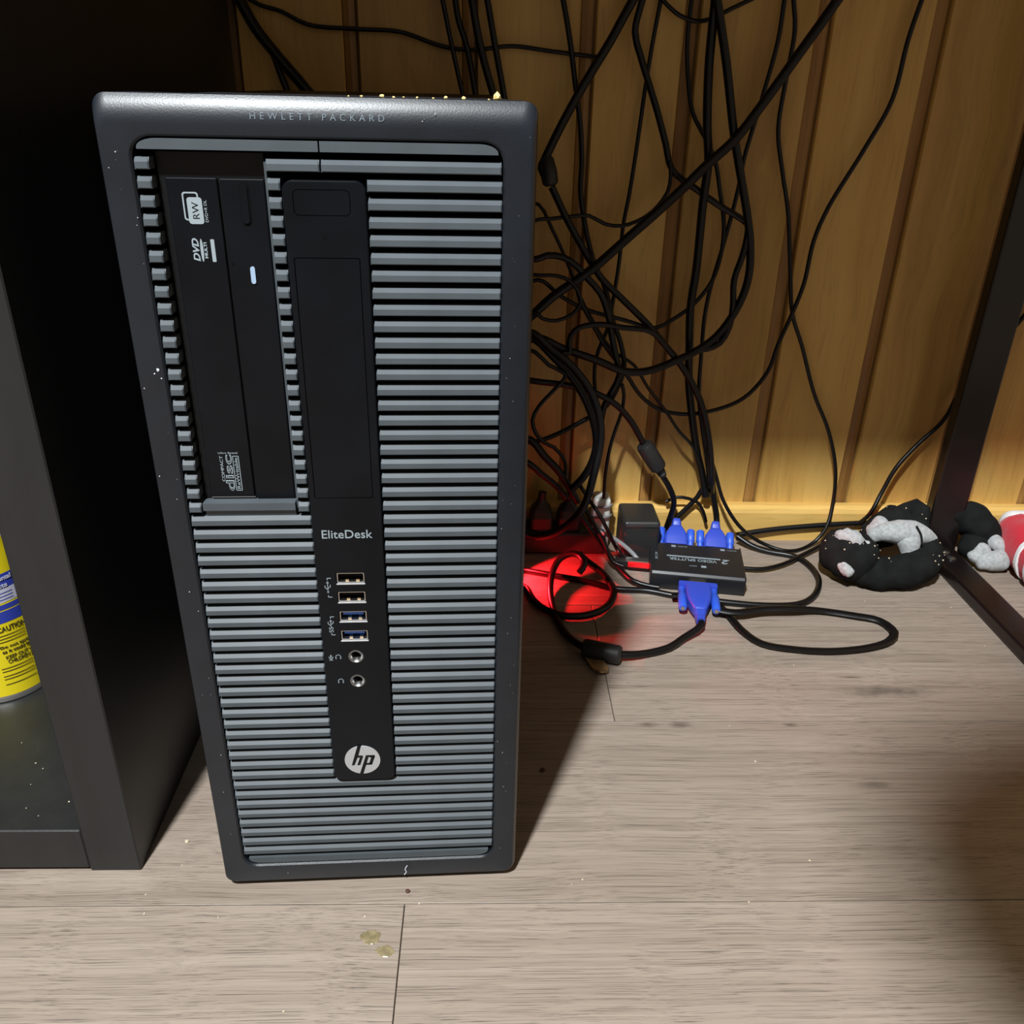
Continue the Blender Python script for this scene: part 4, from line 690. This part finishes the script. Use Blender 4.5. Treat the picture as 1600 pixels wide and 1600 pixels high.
# ================================================================ CRUMBS AND BITS
def bit(name, mat, loc, s, label, cat, group, flat=.7, seed=0, parent=None):
    rn = random.Random(seed); bm = bmesh.new(); bmesh.ops.create_icosphere(bm, subdivisions=1, radius=s)
    for v in bm.verts: v.co = Vector((v.co.x * rn.uniform(.7, 1.25), v.co.y * rn.uniform(.7, 1.25), v.co.z * flat * rn.uniform(.7, 1.2)))
    lo = min(v.co.z for v in bm.verts)
    o = obj(name, bm, mat, None, (loc[0], loc[1], loc[2] - lo)); o.rotation_euler = (0, 0, rn.uniform(0, 6))
    return tag(o, label, cat, group)
def on_top(u, y): c, s = math.cos(.04144), math.sin(.04144); return (.089 + c * u - s * y, s * u + c * y)
for k, (u, y, s) in enumerate(((15.6, 22, .0007), (24.3, 20, .0011), (28.9, 24, .0007), (39.0, 18, .0006), (45.7, 22, .0005), (50.8, 17, .0009), (58.3, 16, .0010), (68.8, 14, .0005), (33.0, 26, .0006), (10.0, 24, .0005))):
    x, yy = on_top(u * mm, y * mm); bit('crumb', 'crumb', (x, yy, .4394), s, 'tiny golden crumb on the top edge of the computer', 'crumb', 'crumbs on top of the computer', seed=k)
x, yy = on_top(.0723, .015); bit('crumb', 'crumb', (x, yy, .4394), .0020, 'largest golden crumb near the right end of the computer top', 'crumb', 'crumbs on top of the computer', .9, 77)
for k, (x, y) in enumerate([(-.0345, .0322), (-.0315, .0131), (-.0467, -.0084), (-.0427, -.022), (.0013, -.025), (.1193, -.0162), (.0876, -.0249), (.2129, -.0028), (.0519, -.0835), (.3859, .2761), (.3497, .1452), (.2276, .1415), (.1896, .1453), (.4258, .2244), (.6100, .3179), (.6100, .254), (.5926, .225), (.53, .3295), (.3589, .1059), (.22, .0005), (.3204, -.0169), (.3687, .0144), (.4862, .2735)]):
    bit('crumb', 'crumb2', (x, y, 0), .0014 if k == 0 else random.uniform(.0005, .0009), 'small pale crumb lying on the floor planks', 'crumb', 'crumbs on the floor', .5, 100 + k)
for k, (x, y) in enumerate([(-.14, .068), (-.1332, .0632), (-.1276, .0282), (-.1343, .0486), (-.1587, .088), (-.1035, .0334), (-.1172, .0218)]):
    bit('crumb', 'crumb2', (x, y, .034), random.uniform(.0003, .0007), 'small pale crumb on the bottom shelf of the black cabinet', 'crumb', 'crumbs on the cabinet shelf', .5, 200 + k)
bit('seed', 'seed', (.1116, -.0078, 0), .0015, 'round dark brown seed on the floor just in front of the computer', 'seed', None, .7, 301)
bit('dark_flake', 'seed', (.2007, .0964, 0), .0022, 'dark flake on the floor in the shadow right of the computer', 'flake', None, .4, 302)
def patch(name, mat, c, rx, ry, th, label, cat, seed):
    rn = random.Random(seed); n = 22; pts = [(c[0] + rx * math.cos(k * math.tau / n) * rn.uniform(.7, 1.1), c[1] + ry * math.sin(k * math.tau / n) * rn.uniform(.7, 1.1)) for k in range(n)]
    bm = bmesh.new(); bridge(bm, [[(x, y, 0) for x, y in pts], [(c[0] + (x - c[0]) * .9, c[1] + (y - c[1]) * .9, th) for x, y in pts]], True, True, True)
    return tag(obj(name, bm, mat), label, cat)
patch('dried_spot', 'stain', (.0925, -.0385), .0062, .0052, .00025, 'yellowish dried spot on the floor left of the plank joint, the further one', 'stain', 5)
patch('dried_spot', 'stain', (.1020, -.0480), .0055, .0040, .00025, 'yellowish dried spot on the floor touching the plank joint, the nearer one', 'stain', 6)
bm = bmesh.new(); q0 = [(.2440, .2330), (.2500, .2350), (.2590, .2290), (.2640, .2180), (.2625, .2110), (.2560, .2080), (.2500, .2150)]
bridge(bm, [[(x, y, .0004 + .0035 * abs(math.sin(x * 190))) for x, y in q0], [(x, y, .0020 + .0038 * abs(math.sin(x * 190))) for x, y in q0]], True, True, True)
tag(obj('wood_chip', bm, 'chip'), 'small curled brown chip on the floor under the black ferrite', 'chip')

# ================================================================ CHAIR (unseen, added and shaped to cast the soft floor shadow on the right)
CH = empty('added_shadow_chair', (.298, -.87, 0)); tag(CH, 'unseen black chair with an oval backrest, added to cast the soft floor shadow', 'chair')
bm = bmesh.new(); lp = []
for y, g in ((.345, .03), (.352, .008), (.37, 0), (.40, .004), (.41, .03)):
    lp.append([(x, y + .10 * (x / .3) ** 2, z) for x, z in [((.20 - g) * math.cos(k * math.tau / 48), 0.945 + (.20 - g) * math.sin(k * math.tau / 48)) for k in range(48)]])
bridge(bm, lp, True, True, True); obj('backrest', bm, 'chair', CH, smooth=True)
bm = bmesh.new(); bridge(bm, [[(x, y, z) for x, y in rr(-.24 + g, .24 - g, -.22 + g, .30 - g, .08, 6)] for z, g in ((.43, .03), (.44, .005), (.48, 0), (.505, .01), (.515, .04))], True, True, True); obj('seat', bm, 'chair', CH, smooth=True)
bm = bmesh.new(); tube(bm, catmull([(0, .10, .43), (0, .30, .43), (0, .392, .50), (0, .392, .95)], .02), .018, 12); obj('back_support', bm, 'chair', CH, smooth=True)
bm = bmesh.new(); lathe(bm, [(.03, .09), (.03, .26), (.018, .26), (.018, .43)], n=20); obj('gas_column', bm, 'chrome', CH)
for k in range(5):
    a = k * math.tau / 5 + .3; c, s = math.cos(a), math.sin(a); bm = bmesh.new(); tube(bm, [Vector((.02 * c, .02 * s, .11)), Vector((.16 * c, .16 * s, .10)), Vector((.29 * c, .29 * s, .075))], [.025, .02, .014], 10); obj('leg', bm, 'chair', CH)
    bm = bmesh.new(); p = Vector((.29 * c, .29 * s, .029)); d = Vector((-s, c, 0)); tube(bm, [p - d * .018, p - d * .014, p + d * .014, p + d * .018], [.022, .028, .028, .022], 16); obj('caster', bm, 'ferrite', CH, smooth=True)
